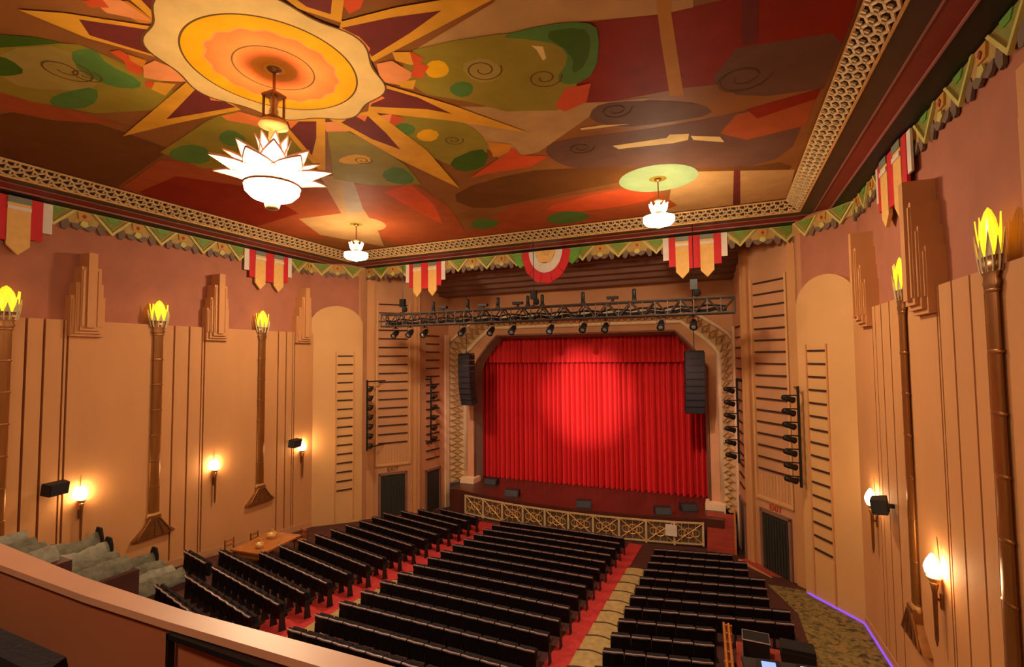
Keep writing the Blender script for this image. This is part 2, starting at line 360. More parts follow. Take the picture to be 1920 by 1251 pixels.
# ------------------------------------------------------------------ proscenium
def arch_loop(x, zt, cx, cz, y, z0=1.3):
    r = []
    for i in range(7):                          # softened chamfer corner
        t = i / 6; bx = x - cx * t ** 1.15; bz = (zt - cz) + cz * t ** .87
        r.append((bx, y, bz))
    pts = [(x, y, z0)] + r
    return pts + [(-p[0], p[1], p[2]) for p in reversed(pts)]
LO = arch_loop(8.62, 12.05, 2.3, 1.75, 27.75); L1 = arch_loop(7.92, 11.5, 2.0, 1.9, 28.78)
L2 = arch_loop(7.25, 10.95, 1.65, 2.1, 28.85); L3 = arch_loop(7.08, 10.75, 1.55, 2.1, 29.7)
pw = MB(); OUT = [(8.9 if p[0] > 0 else -8.9, 27.75, p[2]) if abs(p[0]) > 8.6 else (p[0] * 1.02, 27.75, 14.6) for p in LO]
OUT = []
for p in LO:
    if abs(p[0]) > 8.5: OUT.append((math.copysign(9.0, p[0]), 27.75, p[2] if p[2] < 9 else 14.6))
    else: OUT.append((p[0], 27.75, 14.6))
pw.grid([OUT, LO]); proscenium = struct(pw.build('wall_proscenium', 'plaster_pink'), 'pink plaster wall above and around the stage arch')
struct(MB().box(-9.3, 9.3, 31.6, 31.9, -.3, 14).build('wall_stage', 'black_cloth'), 'black wall behind the stage curtain')
fr = proscenium
MB().grid([LO, L1]).build('pattern_band', 'pattern_ground', fr)
MB().grid([L1, L2]).build('cream_band', 'plaster_pink', fr)
MB().grid([L2, L3]).build('grey_reveal', 'reveal_grey', fr)
for Lp, rr, mm, nm in ((LO, .09, 'cream_moulding', 'outer_moulding'), (L1, .18, 'cream_moulding', 'middle_moulding'), (L2, .06, 'plaster_mauve', 'inner_moulding')):
    MB().tube(Lp, rr, 6).build(nm, mm, fr, True)
# relief leaves all along the gilded band
def band_pt(i, t, w): return (Vector(LO[i]).lerp(Vector(LO[i + 1]), t)).lerp(Vector(L1[i]).lerp(Vector(L1[i + 1]), t), w)
cnt = 0
for i in range(len(LO) - 1):
    ln = (Vector(LO[i + 1]) - Vector(LO[i])).length; k = max(1, int(ln / .40))
    for j in range(k):
        t0, t1 = j / k, (j + 1) / k; cnt += 1
        nrm = (band_pt(i, t1, .5) - band_pt(i, t0, .5)).cross(band_pt(i, t0, 1) - band_pt(i, t0, 0)).normalized()
        if nrm.y > 0: nrm = -nrm
        def R_(t, w, h): return tuple(band_pt(i, t0 + (t1 - t0) * t, w) + nrm * h)
        for quad, nm, mm, hh in (([(.08, .12), (.5, .06), (.92, .12), (.5, .44)], 'relief_leaf', 'gilt_pale', .07), ([(.08, .88), (.5, .94), (.92, .88), (.5, .56)], 'relief_leaf', 'gilt_pale', .07),
                             ([(-.12, .5), (.06, .36), (.24, .5), (.06, .64)], 'relief_stud', 'gilt', .09)):
            q = MB(); q.hexa([R_(t, w, -.02) for t, w in quad], [R_(t, w, hh) for t, w in quad]); q.build(nm, mm, fr)
# foot blocks of the arch
for sg in (1, -1):
    a, b = sorted((sg * 7.0, sg * 8.0)); MB().box(a, b, 28.2, 29.2, .9, 1.62).build('foot_block', 'cream_moulding', fr)
# stepped header and soffit behind the frieze
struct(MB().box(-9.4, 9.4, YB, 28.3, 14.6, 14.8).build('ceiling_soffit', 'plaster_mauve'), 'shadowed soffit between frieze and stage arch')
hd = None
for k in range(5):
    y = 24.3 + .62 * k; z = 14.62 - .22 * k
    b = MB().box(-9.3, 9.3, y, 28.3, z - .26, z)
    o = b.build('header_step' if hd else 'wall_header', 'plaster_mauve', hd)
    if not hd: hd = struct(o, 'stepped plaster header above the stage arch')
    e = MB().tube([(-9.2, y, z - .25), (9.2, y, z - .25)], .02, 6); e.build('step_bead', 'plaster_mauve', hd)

# ------------------------------------------------------------------ stage, curtain, rail
def bow(x): return 26.35 - .95 * (1 - (x / 7.2) ** 2)
n = 20
ap = [(-7.9 + 15.8 * i / n, bow(max(-7.2, min(7.2, -7.9 + 15.8 * i / n))) + .35) for i in range(n + 1)]
struct(MB().prism(ap + [(7.9, 31.6), (-7.9, 31.6)], -.2, 1.3).build('floor_stage', 'stage_wood'), 'dark red-brown wooden stage floor with a bowed front')
AMP = .28
cr = thing('stage_curtain', (0, 30.45, 1.3), 'closed red velvet house curtain in deep folds lit by a round spotlight', 'curtain')
def drape(x0, x1, z0, z1, y, amp, seed, name, rows=2):
    rnd = random.Random(seed); xs = [x0]
    pts = []; x = x0; ph = 0
    while x < x1:
        wv = rnd.uniform(.22, .40); a = amp * rnd.uniform(.6, 1.2)
        for i in range(8): pts.append((x + wv * i / 8, y - a * math.sin(2 * PI * i / 8) - .3 * a * math.sin(4 * PI * i / 8 + 1)))
        x += wv
    R = [[(px, py if t else y + (py - y) * .6, z0 + (z1 - z0) * (1 - t)) for px, py in pts] for t in (0, .3, 1)]
    R = [[(px, y + (py - y) * s, zz) for px, py in pts] for s, zz in ((1.15, z0), (1.0, (z0 + z1) / 2), (.8, z1))]
    return MB().grid(R).build(name, 'curtain_red', cr, True)
drape(-7.4, .05, .02, 9.8, 0, AMP, 3, 'curtain_half'); drape(-.05, 7.4, .02, 9.8, .06, AMP, 4, 'curtain_half')
drape(-7.4, 7.4, 7.85, 9.9, -.45, .12, 5, 'valance')

# pit rail with scrolled panels
rail = thing('pit_rail', (0, 25.5, 0), 'low gilded metal pit rail of scrolled lattice panels in front of the stage', 'railing')
posts = [(-6.45 + 13.4 * i / 10) for i in range(11)]
P = [Vector((x, bow(x) - 25.5, 0)) for x in posts]
pm = MB().box(-.05, .05, -.05, .05, .05, 1.2).mesh('rail_post', 'gilt_pale')
for p in P: link('rail_post', pm, rail, p)
for a, b in zip(P, P[1:]):
    d = b - a; L = d.length; ang = math.atan2(d.y, d.x); T = Matrix.Translation(a) @ Matrix.Rotation(ang, 4, 'Z')
    q = MB(); q.T = T
    q.box(.04, L - .04, -.03, .03, 1.12, 1.2); q.build('rail_bar', 'gilt_pale', rail)
    q = MB(); q.T = T; q.box(.04, L - .04, -.025, .025, .1, .17); q.build('rail_bar', 'gilt_pale', rail)
    q = MB(); q.T = T
    q.tube([(.05, 0, .17), (L / 2, 0, .65), (L - .05, 0, .17)], .024, 5); q.tube([(.05, 0, 1.12), (L / 2, 0, .65), (L - .05, 0, 1.12)], .024, 5)
    for cx, r in ((L / 2, .24), (L * .25, .17), (L * .75, .17)):
        q.tube([(cx + r * math.cos(2 * PI * i / 12), 0, .65 + r * math.sin(2 * PI * i / 12)) for i in range(13)], .022, 5)
    for cx in (L * .5 - .34, L * .5, L * .5 + .34): q.tube([(cx, 0, .17), (cx, 0, 1.12)], .014, 4)
    q.build('scroll_panel', 'gilt', rail)
MB().prism([(x, bow(x) - 25.5 + .12) for x in posts] + [(x, bow(x) - 25.5 + .2) for x in reversed(posts)], .0, 1.15).build('rail_backing', 'frieze_slate', rail)
sg_ = tag(MB().box(5.2, 5.75, bow(5.2) - .07, bow(5.2) - .02, .5, 1.05).build('notice_board', 'banner_white'), 'small pale notice fixed to the pit rail', 'sign')
# red carpeted steps between rail and side doorway
for sg, lab in ((1, 'red steps up to the stage beside the narrow doorway and the pit rail end'),):
    st = thing('stage_steps', (7.75, 26.2, 0), lab, 'steps')
    for k in range(6):
        MB().box(-.62, .62, -.35 + .25 * k, 1.6, .0, .22 * (k + 1)).build('step', 'stair_red', st)
    q = MB()
    MB().prism([(-.4, .0), (1.6, .0), (1.6, 1.62), (1.2, 1.62), (-.4, .3)], .62, .7, 'x').build('stringer', 'wood_orange', st)
# wedge monitors on the stage
for i, (x, y, lab) in enumerate(((-5.9, 28.6, 'black wedge monitor at the curtain edge of the stage'), (-3.6, 26.7, 'black wedge monitor on the stage nearest the wooden table'), (.9, 26.2, 'black wedge monitor with a grey top at the stage centre'), (5.0, 26.6, 'black wedge monitor on the stage near the pale notice'), (6.2, 27.7, 'grey wedge monitor by the arch foot above the red steps'))):
    t = thing('stage_monitor', (x, y, 1.3), lab, 'speaker', rotz=.1 * i, group='wedge monitors on the stage')
    MB().prism([(-.3, 0), (.3, 0), (.3, .36), (-.1, .36)], -.42, .42, 'x').build('cabinet', 'speaker_black', t)
    b = MB(); b.hexa([(-.36, -.29, .05), (.36, -.29, .05), (.36, -.12, .33), (-.36, -.12, .33)], [(-.36, -.31, .06), (.36, -.31, .06), (.36, -.14, .34), (-.36, -.14, .34)]); b.build('grille', 'console_grey', t)

# ------------------------------------------------------------------ ceiling
cl = MB().box(-HW - .4, HW + .4, Y0 - .4, YB + .4, ZCEIL, ZCEIL + .25)
ceiling = struct(cl.build('ceiling', 'ceiling_brown'), 'ceiling with a painted sunburst mural in brown, olive, red and gold')
exec_mural = True
MC = {'tan': (0.50, 0.29, 0.11), 'olive': (0.29, 0.22, 0.028), 'green': (0.095, 0.20, 0.04), 'dgreen': (0.06, 0.12, 0.012), 'red': (0.62, 0.09, 0.025),
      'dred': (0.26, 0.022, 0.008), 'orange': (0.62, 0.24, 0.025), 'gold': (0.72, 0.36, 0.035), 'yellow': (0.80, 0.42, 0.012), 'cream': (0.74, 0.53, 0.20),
      'pink': (0.78, 0.30, 0.11), 'coral': (0.78, 0.22, 0.055), 'purple': (0.16, 0.03, 0.026), 'mauve': (0.15, 0.07, 0.045), 'brown': (0.16, 0.06, 0.015), 'rust': (0.38, 0.085, 0.025),
      'teal': (0.30, 0.44, 0.22), 'line': (0.14, 0.07, 0.02), 'bar': (0.50, 0.22, 0.03), 'grey': (0.42, 0.31, 0.20), 'paleolive': (0.36, 0.26, 0.06)}
for k, c in MC.items(): mk('mural_' + k, c, 0.65, var=0.16, scale=1.6, spec=0.04)
_lay = [0]
def mural(col, pts, smooth=0):
    """a flat painted field of the ceiling mural; pts are photo pixels cast onto the ceiling plane"""
    _lay[0] += 1; z = ZCEIL - .002 - .0007 * _lay[0]
    w = [on_z(px, py, ZCEIL) for px, py in pts]
    return mural_w(col, [(p.x, p.y) for p in w], smooth)
def mural_w(col, pts, smooth=0):
    _lay[0] += 1; z = ZCEIL - .002 - .00012 * _lay[0]
    for _ in range(smooth):
        q = []
        for i, a in enumerate(pts):
            b = pts[(i + 1) % len(pts)]
            q += [(a[0] * .75 + b[0] * .25, a[1] * .75 + b[1] * .25), (a[0] * .25 + b[0] * .75, a[1] * .25 + b[1] * .75)]
        pts = q
    me = bpy.data.meshes.new('mural_field'); me.from_pydata([(x, y, z) for x, y in pts], [], [tuple(range(len(pts)))])
    me.materials.append(M['mural_' + col])
    bm = bmesh.new(); bm.from_mesh(me); bmesh.ops.triangulate(bm, faces=bm.faces); bm.to_mesh(me); bm.free()
    return link('mural_field', me, ceiling)
# broad fields
mural('tan', [(780, 92), (925, 5), (960, -40), (1300, -60), (1300, 18), (1225, 28), (1090, 40), (930, 66)])
mural('dred', [(1100, 42), (1235, 28), (1620, -60), (1600, 30), (1560, 130), (1430, 150), (1280, 165), (1150, 190), (1040, 208), (1060, 170)])
mural('mauve', [(1335, 150), (1380, 90), (1560, 62), (1580, 80), (1545, 165), (1440, 180), (1380, 178)])
mural('tan', [(820, 200), (960, 200), (1150, 190), (1230, 182), (1110, 215), (1010, 285), (940, 300), (880, 250)])
mural('mauve', [(1103, 225), (1112, 200), (1150, 190), (1240, 188), (1320, 195), (1340, 215), (1250, 230), (1160, 240)], 1)
mural('mauve', [(1020, 280), (1045, 262), (1160, 250), (1320, 225), (1500, 185), (1510, 220), (1480, 290), (1390, 318), (1240, 320), (1080, 318), (1035, 300)], 1)
mural('rust', [(1380, 215), (1530, 180), (1510, 235), (1400, 262), (1350, 250)])
mural('dred', [(1400, 205), (1540, 165), (1530, 185), (1420, 222)])
mural('brown', [(840, 372), (900, 340), (1040, 312), (1380, 316), (1490, 300), (1470, 340), (1220, 330), (1010, 372), (900, 395)], 1)
mural('tan', [(1280, 322), (1490, 318), (1475, 392), (1250, 398), (1260, 345)])
mural('rust', [(870, 440), (960, 385), (1120, 358), (1215, 345), (1270, 385), (1200, 412), (1000, 438), (890, 458)])
mural('red', [(1010, 392), (1120, 362), (1210, 350), (1235, 372), (1150, 390), (1060, 398)], 1)
mural('purple', [(1376, 318), (1388, 318), (1388, 392), (1374, 392)])
mural('bar', [(1222, -60), (1258, -60), (1258, 20), (1282, 178), (1256, 180), (1240, 80)])
mural('purple', [(1390, -60), (1424, -60), (1420, 80), (1392, 85)])
mural('rust', [(200, 370), (300, 300), (400, 305), (560, 330), (640, 360), (700, 420), (600, 448), (420, 432), (280, 395)])
mural('dred', [(260, 360), (330, 330), (480, 352), (560, 400), (480, 425), (330, 395)])
mural('brown', [(0, 215), (90, 200), (240, 250), (320, 280), (220, 350), (160, 345), (0, 300)])
mural('rust', [(0, 160), (70, 188), (130, 205), (240, 235), (100, 225), (0, 205)])
mural('tan', [(600, 330), (650, 330), (700, 410), (720, 462), (600, 440), (560, 410), (640, 400)])
mural('grey', [(640, 330), (662, 340), (690, 395), (650, 400)])
mural('rust', [(665, 345), (770, 340), (840, 385), (880, 445), (760, 460), (720, 450), (680, 390)])
mural('red', [(720, 360), (770, 345), (815, 385), (830, 420), (790, 400)])
mural('green', [(880, 418), (905, 408), (940, 415), (925, 428), (890, 430)], 1)
mural('green', [(1020, 412), (1045, 396), (1090, 396), (1110, 406), (1080, 418), (1040, 420)], 1)
mural('cream', [(1148, 273), (1250, 258), (1255, 252), (1292, 250), (1290, 262), (1262, 268), (1160, 279)])  # cream zigzag streaks, with light reflections on the ceiling painted in as colour
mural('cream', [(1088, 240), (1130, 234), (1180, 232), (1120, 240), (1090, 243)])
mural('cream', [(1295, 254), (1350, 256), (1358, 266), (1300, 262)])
# medallions of the pendants
def disc(c, r, a=32): return [(c[0] + r * math.cos(2 * PI * i / a), c[1] + r * math.sin(2 * PI * i / a)) for i in range(a)]
PEND = [(6.32, 16.35), (-6.32, 16.35)]
for c in PEND: mural_w('teal' if c[0] > 0 else 'tan', disc(c, 1.25)); mural_w('olive', disc(c, .28))
# olive foliage sectors round the sun
mural('olive', [(-40, 70), (60, 78), (150, 82), (300, 150), (330, 175), (300, 205), (180, 212), (60, 190), (-40, 160)])
mural('paleolive', [(0, 90), (130, 85), (185, 150), (170, 170), (40, 165), (0, 140)], 1)
mural('green', [(130, 100), (150, 90), (180, 92), (200, 120), (265, 150), (262, 166), (210, 163), (150, 135)], 1)
mural('green', [(90, 185), (120, 172), (182, 160), (184, 190), (150, 205), (100, 200)], 1)
mural('dgreen', [(-30, 62), (60, 68), (120, 80), (40, 86), (-30, 90)])
mural('dgreen', [(-20, 100), (20, 110), (50, 135), (20, 142), (-20, 140)], 1)
mural('olive', [(300, 285), (390, 225), (440, 205), (520, 235), (600, 250), (610, 310), (540, 330), (470, 315), (380, 315)])
mural('green', [(410, 252), (432, 240), (468, 262), (440, 276), (412, 266)], 1)
mural('green', [(312, 285), (350, 268), (395, 278), (392, 308), (330, 302)], 1)
mural('olive', [(612, 230), (690, 262), (760, 308), (790, 345), (700, 348), (625, 335)])
mural('yellow', [(630, 300), (660, 288), (692, 292), (697, 304), (650, 308)], 1)
mural('green', [(712, 325), (745, 308), (780, 332), (770, 346), (730, 342)], 1)
mural('olive', [(720, 222), (800, 205), (880, 232), (912, 262), (915, 290), (870, 318), (820, 300), (770, 268)], 1)
mural('green', [(732, 240), (755, 228), (780, 236), (775, 252), (745, 252)], 1)
mural('yellow', [(778, 252), (800, 239), (826, 248), (815, 264), (790, 264)], 1)
mural('dgreen', [(838, 302), (900, 275), (916, 290), (905, 316), (860, 322)], 1)
mural('orange', [(915, 265), (960, 270), (955, 285), (925, 294)])
mural('red', [(880, 334), (930, 300), (965, 276), (975, 290), (1030, 292), (995, 312), (910, 326)])
mural('olive', [(745, 140), (775, 92), (850, 75), (940, 62), (1030, 62), (1085, 100), (1080, 180), (1045, 206), (950, 208), (880, 190), (800, 176)])
mural('green', [(930, 68), (1020, 45), (1098, 38), (1125, 55), (1118, 135), (1075, 160), (1040, 150), (1068, 110), (1050, 82), (990, 72)], 1)
mural('dgreen', [(1010, 60), (1090, 48), (1110, 70), (1100, 120), (1072, 140), (1075, 100)], 1)
mural('green', [(838, 165), (862, 150), (888, 156), (885, 176), (860, 183)], 1)
mural('paleolive', [(860, 120), (910, 105), (940, 125), (935, 150), (890, 155)], 1)
mural('red', [(1040, 200), (1060, 165), (1108, 155), (1100, 190), (1060, 208)])
mural('cream', [(996, 84), (1018, 86), (1024, 108), (1018, 112), (1006, 92)])
mural('yellow', [(795, 130), (805, 113), (830, 111), (844, 128), (836, 142), (808, 146)], 1)
# scrolls drawn in thin dark line
def scroll(cx, cy, r, turns=1.6, wdt=.035):
    c = on_z(cx, cy, ZCEIL); N = 28; a = [(c.x + r * (1 - i / N * .75) * math.cos(turns * 2 * PI * i / N), c.y + r * (1 - i / N * .75) * math.sin(turns * 2 * PI * i / N)) for i in range(N + 1)]
    b = [(c.x + (r * (1 - i / N * .75) - wdt) * math.cos(turns * 2 * PI * i / N), c.y + (r * (1 - i / N * .75) - wdt) * math.sin(turns * 2 * PI * i / N)) for i in range(N + 1)]
    me = bpy.data.meshes.new('mural_scroll'); _lay[0] += 1; z = ZCEIL - .002 - .00012 * _lay[0]
    me.from_pydata([(x, y, z) for x, y in a + b], [], [(i, i + 1, N + 2 + i, N + 1 + i) for i in range(N)]); me.materials.append(M['mural_line']); link('mural_scroll', me, ceiling)
for s in ((905, 130, .42), (1020, 145, .4), (120, 130, .5), (160, 140, .3), (850, 262, .3), (1155, 208, .4), (1390, 148, .6), (680, 300, .3), (1090, 278, .4), (460, 280, .3)): scroll(*s)
# petals next to the sun
mural('pink', [(268, 122), (290, 112), (330, 128), (352, 152), (300, 150), (270, 144)])
mural('red', [(205, 95), (225, 92), (245, 105), (270, 132), (262, 140), (240, 130), (232, 112)])
mural('orange', [(240, 100), (275, 112), (268, 126), (245, 112)])
mural('red', [(272, 150), (300, 152), (285, 162), (274, 164)])
mural('gold', [(290, 152), (330, 156), (310, 178), (284, 166)])
mural('coral', [(415, 216), (450, 208), (510, 226), (505, 244), (470, 232), (425, 224)])
mural('pink', [(605, 228), (640, 226), (660, 245), (612, 246)])
mural('pink', [(690, 218), (735, 212), (750, 225), (722, 238)])
mural('red', [(735, 212), (760, 222), (745, 232), (728, 236)])
mural('pink', [(706, 118), (735, 112), (778, 138), (752, 158), (714, 152)])
mural('gold', [(735, 96), (768, 96), (790, 118), (770, 120), (742, 112)])
mural('red', [(768, 94), (795, 108), (788, 118), (805, 122), (790, 146), (770, 142), (776, 122)])
mural('gold', [(745, 152), (780, 148), (775, 166), (752, 162)])
mural('orange', [(190, 0), (240, 0), (300, 44), (260, 40)])
mural('pink', [(150, -20), (215, -10), (290, 40), (200, 22)])
mural('red', [(155, 0), (190, -6), (205, 12), (170, 12)])
mural('orange', [(565, 0), (640, 0), (615, 30), (590, 20)])
mural('red', [(630, -10), (690, -20), (675, 14), (655, 24)])
# star rays: gilt outline, purple inside
for outer, inner in (([(35, 16), (120, 22), (302, 50), (318, 112), (165, 70)], [(148, 34), (302, 57), (312, 108), (168, 64)]),
                     ([(230, 254), (352, 150), (372, 150), (452, 204), (320, 232)], [(369, 163), (442, 199), (312, 222)]),
                     ([(512, 218), (610, 218), (610, 318), (598, 318)], [(530, 226), (593, 226), (593, 258), (585, 290)]),
                     ([(618, 222), (700, 205), (800, 280), (862, 352), (745, 296)], [(640, 228), (663, 214), (690, 216), (724, 248), (751, 279), (697, 259)]),
                     ([(690, 208), (700, 150), (850, 196), (990, 247), (840, 224)], [(694, 198), (714, 161), (784, 181), (848, 212), (801, 203)]),
                     ([(636, 52), (640, 38), (740, 12), (860, -8), (940, -12), (700, 114)], [(640, 50), (734, 30), (828, 17), (768, 60), (697, 104), (674, 67)]),
                     ([(225, -20), (300, 46), (312, 36), (380, -20)], [(258, -10), (302, 36), (340, -10)]),
                     ([(480, -45), (560, 14), (640, 40), (650, -45)], [(520, -30), (575, 10), (620, 24), (625, -30)])):
    mural('gold', outer); mural('purple', inner)
for tri in ([(272, 72), (312, 80), (314, 104)], [(385, 158), (440, 190), (395, 186)], [(540, 226), (560, 226), (545, 240)], [(664, 214), (690, 214), (684, 226)], [(697, 166), (722, 182), (694, 194)], [(676, 68), (694, 88), (690, 102)]):
    mural('coral', tri)
# the sun itself
SUN = (0.06, 6.77)
def wavy(r, n, a, ph=0): return [(SUN[0] + (r + a * math.cos(n * t + ph)) * math.cos(t), SUN[1] + (r + a * math.cos(n * t + ph)) * math.sin(t)) for t in [2 * PI * i / 96 for i in range(96)]]
for col, r, k, a in (('line', 2.10, 8, .10), ('cream', 2.06, 8, .10), ('line', 1.60, 1, 0), ('yellow', 1.565, 1, 0), ('pink', 1.22, 16, .03), ('coral', 1.18, 16, .03), ('line', .76, 1, 0), ('coral', .73, 1, 0), ('orange', .42, 1, 0), ('gold', .2, 1, 0)):
    mural_w(col, wavy(r, k, a))

# ------------------------------------------------------------------ cornice, gilt lattice, frieze
cor_no = [0]
def run_T(kind):
    """frame: u along the run, v from the wall into the room, z up"""
    if kind == 'left':  return Matrix(((0, 1, 0, -HW), (1, 0, 0, 0), (0, 0, 1, 0), (0, 0, 0, 1))), Y0, YB
    if kind == 'right': return Matrix(((0, -1, 0, HW), (1, 0, 0, 0), (0, 0, 1, 0), (0, 0, 0, 1))), Y0, YB
    return Matrix(((1, 0, 0, 0), (0, -1, 0, YB), (0, 0, 1, 0), (0, 0, 0, 1))), -HW, HW
PLACE = {'left': 'above the wall with the wooden table', 'right': 'above the wall with the violet light strip', 'back': 'above the stage arch'}
for kind in ('left', 'right', 'back'):
    T, u0, u1 = run_T(kind); cor_no[0] += 1
    def mitre(v): return (u0 + (v if kind == 'back' else 0), u1 - v)
    def band(name, m, prof, parent):
        b = MB(); b.T = T; vs = []
        for end in (0, 1):
            for v, z in prof: vs.append((mitre(v)[end], v, z))
        k = len(prof)
        b._add(vs, [tuple(range(k)), tuple(range(2 * k - 1, k - 1, -1))] + [(i, (i + 1) % k, k + (i + 1) % k, k + i) for i in range(k)])
        return b.build(name, m, parent)
    tr = struct(band('trim_%d' % cor_no[0], 'cornice_black', [(0, ZC), (.58, ZC + .05), (.58, ZCEIL + .05), (0, ZCEIL + .05)], None), 'stepped dark cornice with red band and pierced gilt border ' + PLACE[kind])
    band('red_band', 'cornice_red', [(.56, ZC + .06), (1.0, ZC + .15), (1.0, ZCEIL), (.56, ZCEIL)], tr)
    band('brown_band', 'cornice_brown', [(.98, ZC + .14), (1.5, ZC + .17), (1.5, ZCEIL), (.98, ZCEIL)], tr)
    band('gilt_ground', 'slot_dark', [(1.48, ZC + .19), (1.96, ZCEIL - .06), (1.96, ZCEIL + .02), (1.48, ZCEIL + .02)], tr)
    for v, z, r, m in ((.02, ZC, .035, 'gilt'), (.58, ZC + .05, .03, 'bead_mauve'), (1.0, ZC + .15, .03, 'bead_mauve'), (1.49, ZC + .18, .035, 'gilt'), (1.95, ZCEIL - .07, .035, 'gilt')):
        b = MB(); b.T = T; b.tube([(mitre(v)[0], v, z), (mitre(v)[1], v, z)], r, 5); b.build('bead_moulding', m, tr)
    # lattice of hooked bars on the sloped band
    b = MB(); sl = Vector((0, .45, .32)).normalized(); nrm = Vector((0, .32, -.45)).normalized()
    org = Vector((0, 1.5, ZC + .2)); wd = .54
    def bar(ua, wa, ub, wb, t=.026):
        p, q = Vector((ua, wa, 0)), Vector((ub, wb, 0)); d = (q - p).normalized() * t * .6; s = Vector((-d.y, d.x, 0)).normalized() * t
        pts = [p - d - s, q + d - s, q + d + s, p - d + s]
        W = lambda c, h: tuple((T @ (org + Vector((c.x, 0, 0)) + sl * c.y + nrm * h)))
        n0 = len(b.v); b.v += [W(c, .0) for c in pts] + [W(c, .045) for c in pts]
        b.f += [tuple(n0 + i for i in f) for f in ((4, 5, 6, 7), (0, 1, 5, 4), (1, 2, 6, 5), (2, 3, 7, 6), (3, 0, 4, 7))]
    per = .30; k = 0; u = max(u0 + (1.9 if kind == 'back' else 0), -1.0 if kind != 'back' else -99)
    while u < u1 - 1.75:
        for j in range(3):
            o = u + (.15 if j % 2 else 0); w0 = .03 + j * .17
            bar(o, w0, o + .15, w0 + .08); bar(o + .15, w0 + .08, o + .3, w0); bar(o + .15, w0 + .08, o + .15, w0 + .17)
            bar(o + .05, w0 + .11, o + .05, w0 + .17, .02)
        u += per
    o = b.build('gilt_lattice', 'gilt_pale', tr); o['kind'] = 'stuff'
    # frieze
    FT = {'left': 'wall_left', 'right': 'wall_right', 'back': 'back'}[kind]
    cor_no[0] += 1; k_ = cor_no[0]
    b = MB(); b.T = T; b.box(u0, u1, 0, .06, ZC - .50, ZC + .02) if kind != 'back' else b.box(u0, u1, -.06, .06, ZC - .50, ZC + .02)
    fz = struct(b.build('trim_%d' % k_, 'frieze_ochre'), 'ochre frieze with green triangles, lime zigzags and slate fringe ' + PLACE[kind])
    rot = T.to_3x3()
    def piece(nm, m, poly, h0, h1):
        b = MB(); b.prism(poly, h0, h1, 'y'); return nm, b.mesh(nm, m)
    per = 1.70
    PCS = [piece('frieze_triangle', 'frieze_olive', [(-.42, -.03), (.42, -.03), (0, -.46)], .05, .09),
           piece('frieze_leaf', 'leaf_green', [(-.2, -.03), (.2, -.03), (.1, -.18), (-.1, -.18)], .08, .11),
           piece('frieze_zigzag', 'frieze_lime', [(-.62, -.02), (-.52, -.02), (0, -.56), (0, -.68)], .05, .12),
           piece('frieze_zigzag', 'frieze_lime', [(.62, -.02), (.52, -.02), (0, -.56), (0, -.68)], .05, .12),
           piece('frieze_tab', 'frieze_orange', [(.66, -.04), (1.04, -.04), (1.0, -.30), (.70, -.30)], .05, .10),
           piece('frieze_slate', 'frieze_slate', [(.46, -.46), (1.24, -.46), (1.16, -.62), (1.02, -.68), (.85, -.58), (.68, -.68), (.54, -.62)], .03, .09),
           piece('frieze_slate', 'frieze_slate', [(.20, -.50), (.40, -.34), (.46, -.52), (.34, -.74), (.22, -.70)], .02, .08),
           piece('frieze_slate', 'frieze_slate', [(1.50, -.50), (1.30, -.34), (1.24, -.52), (1.36, -.74), (1.48, -.70)], .02, .08),
           piece('frieze_drop', 'frieze_lime', [(.78, -.36), (.92, -.36), (.98, -.50), (.85, -.58), (.72, -.50)], .08, .12),
           piece('frieze_diamond', 'frieze_red', [(.85, -.10), (.92, -.18), (.85, -.26), (.78, -.18)], .09, .12)]
    u = {'left': 10.23 - 7 * 1.7, 'right': 9.7 - 6 * 1.7, 'back': -11.5}[kind]
    while u < u1 - 1.0:
        for nm, me in PCS:
            o = link(nm, me, fz); o.matrix_world = T @ Matrix.Translation((u, 0, ZC))
        u += per

# the frieze carries on across the two splays
for sg in (1, -1):
    T, L = face_T((12.41, 19.65), (10.93, 22.05), sg); cor_no[0] += 1
    fz = struct(fbox(T, 0, L + .15, 0, .06, ZC - .50, ZC + .02).build('trim_%d' % cor_no[0], 'frieze_ochre'), 'short run of ochre frieze across the splay ' + WHERE[sg])
    for u in (.55, 2.25):
        for nm, me in PCS[:4] if u > 2 else PCS:
            o = link(nm, me, fz); o.matrix_world = T @ Matrix.Translation((u, 0, ZC))

# ------------------------------------------------------------------ pennant banners and rosette
def banner(kind, uc, wd, label):
    T, _, _ = run_T(kind)
    t = thing('pennant_banner', (0, 0, 0), label, 'banner', group='striped pennants hanging from the frieze')
    t.matrix_world = T @ Matrix.Translation((uc, .115, ZC - .03))
    s = wd / 2.7
    def strip(nm, m, a, b, z, tip=0, h=.05, h0=0):
        q = MB(); c = (a + b) / 2
        q.prism([(a * s, 0), (b * s, 0), (b * s, z + tip), (c * s, z), (a * s, z + tip)] if tip else [(a * s, 0), (b * s, 0), (b * s, z), (a * s, z)], h0, h0 + h, 'y'); q.build(nm, m, t)
    strip('white_edge', 'banner_white', -1.35, -1.08, -1.0); strip('white_edge', 'banner_white', 1.08, 1.35, -1.0)
    strip('red_stripe', 'banner_red', -1.10, -.78, -1.3, h=.07); strip('red_stripe', 'banner_red', .78, 1.10, -1.3, h=.07); strip('red_stripe', 'banner_red', -.26, .26, -1.42, h=.07)
    strip('cream_tail', 'banner_cream', -.80, -.24, -1.85, .3, .09); strip('cream_tail', 'banner_cream', .24, .80, -1.85, .3, .09)
    strip('grey_bar', 'banner_grey', -.80, -.24, -.20, h=.03, h0=.08); strip('grey_bar', 'banner_grey', .24, .80, -.20, h=.03, h0=.08)
    for a in (-.8, .24):
        q = MB(); q.box(a * s, (a + .56) * s, .085, .12, -.42, -.3); q.build('white_bar', 'banner_white', t)
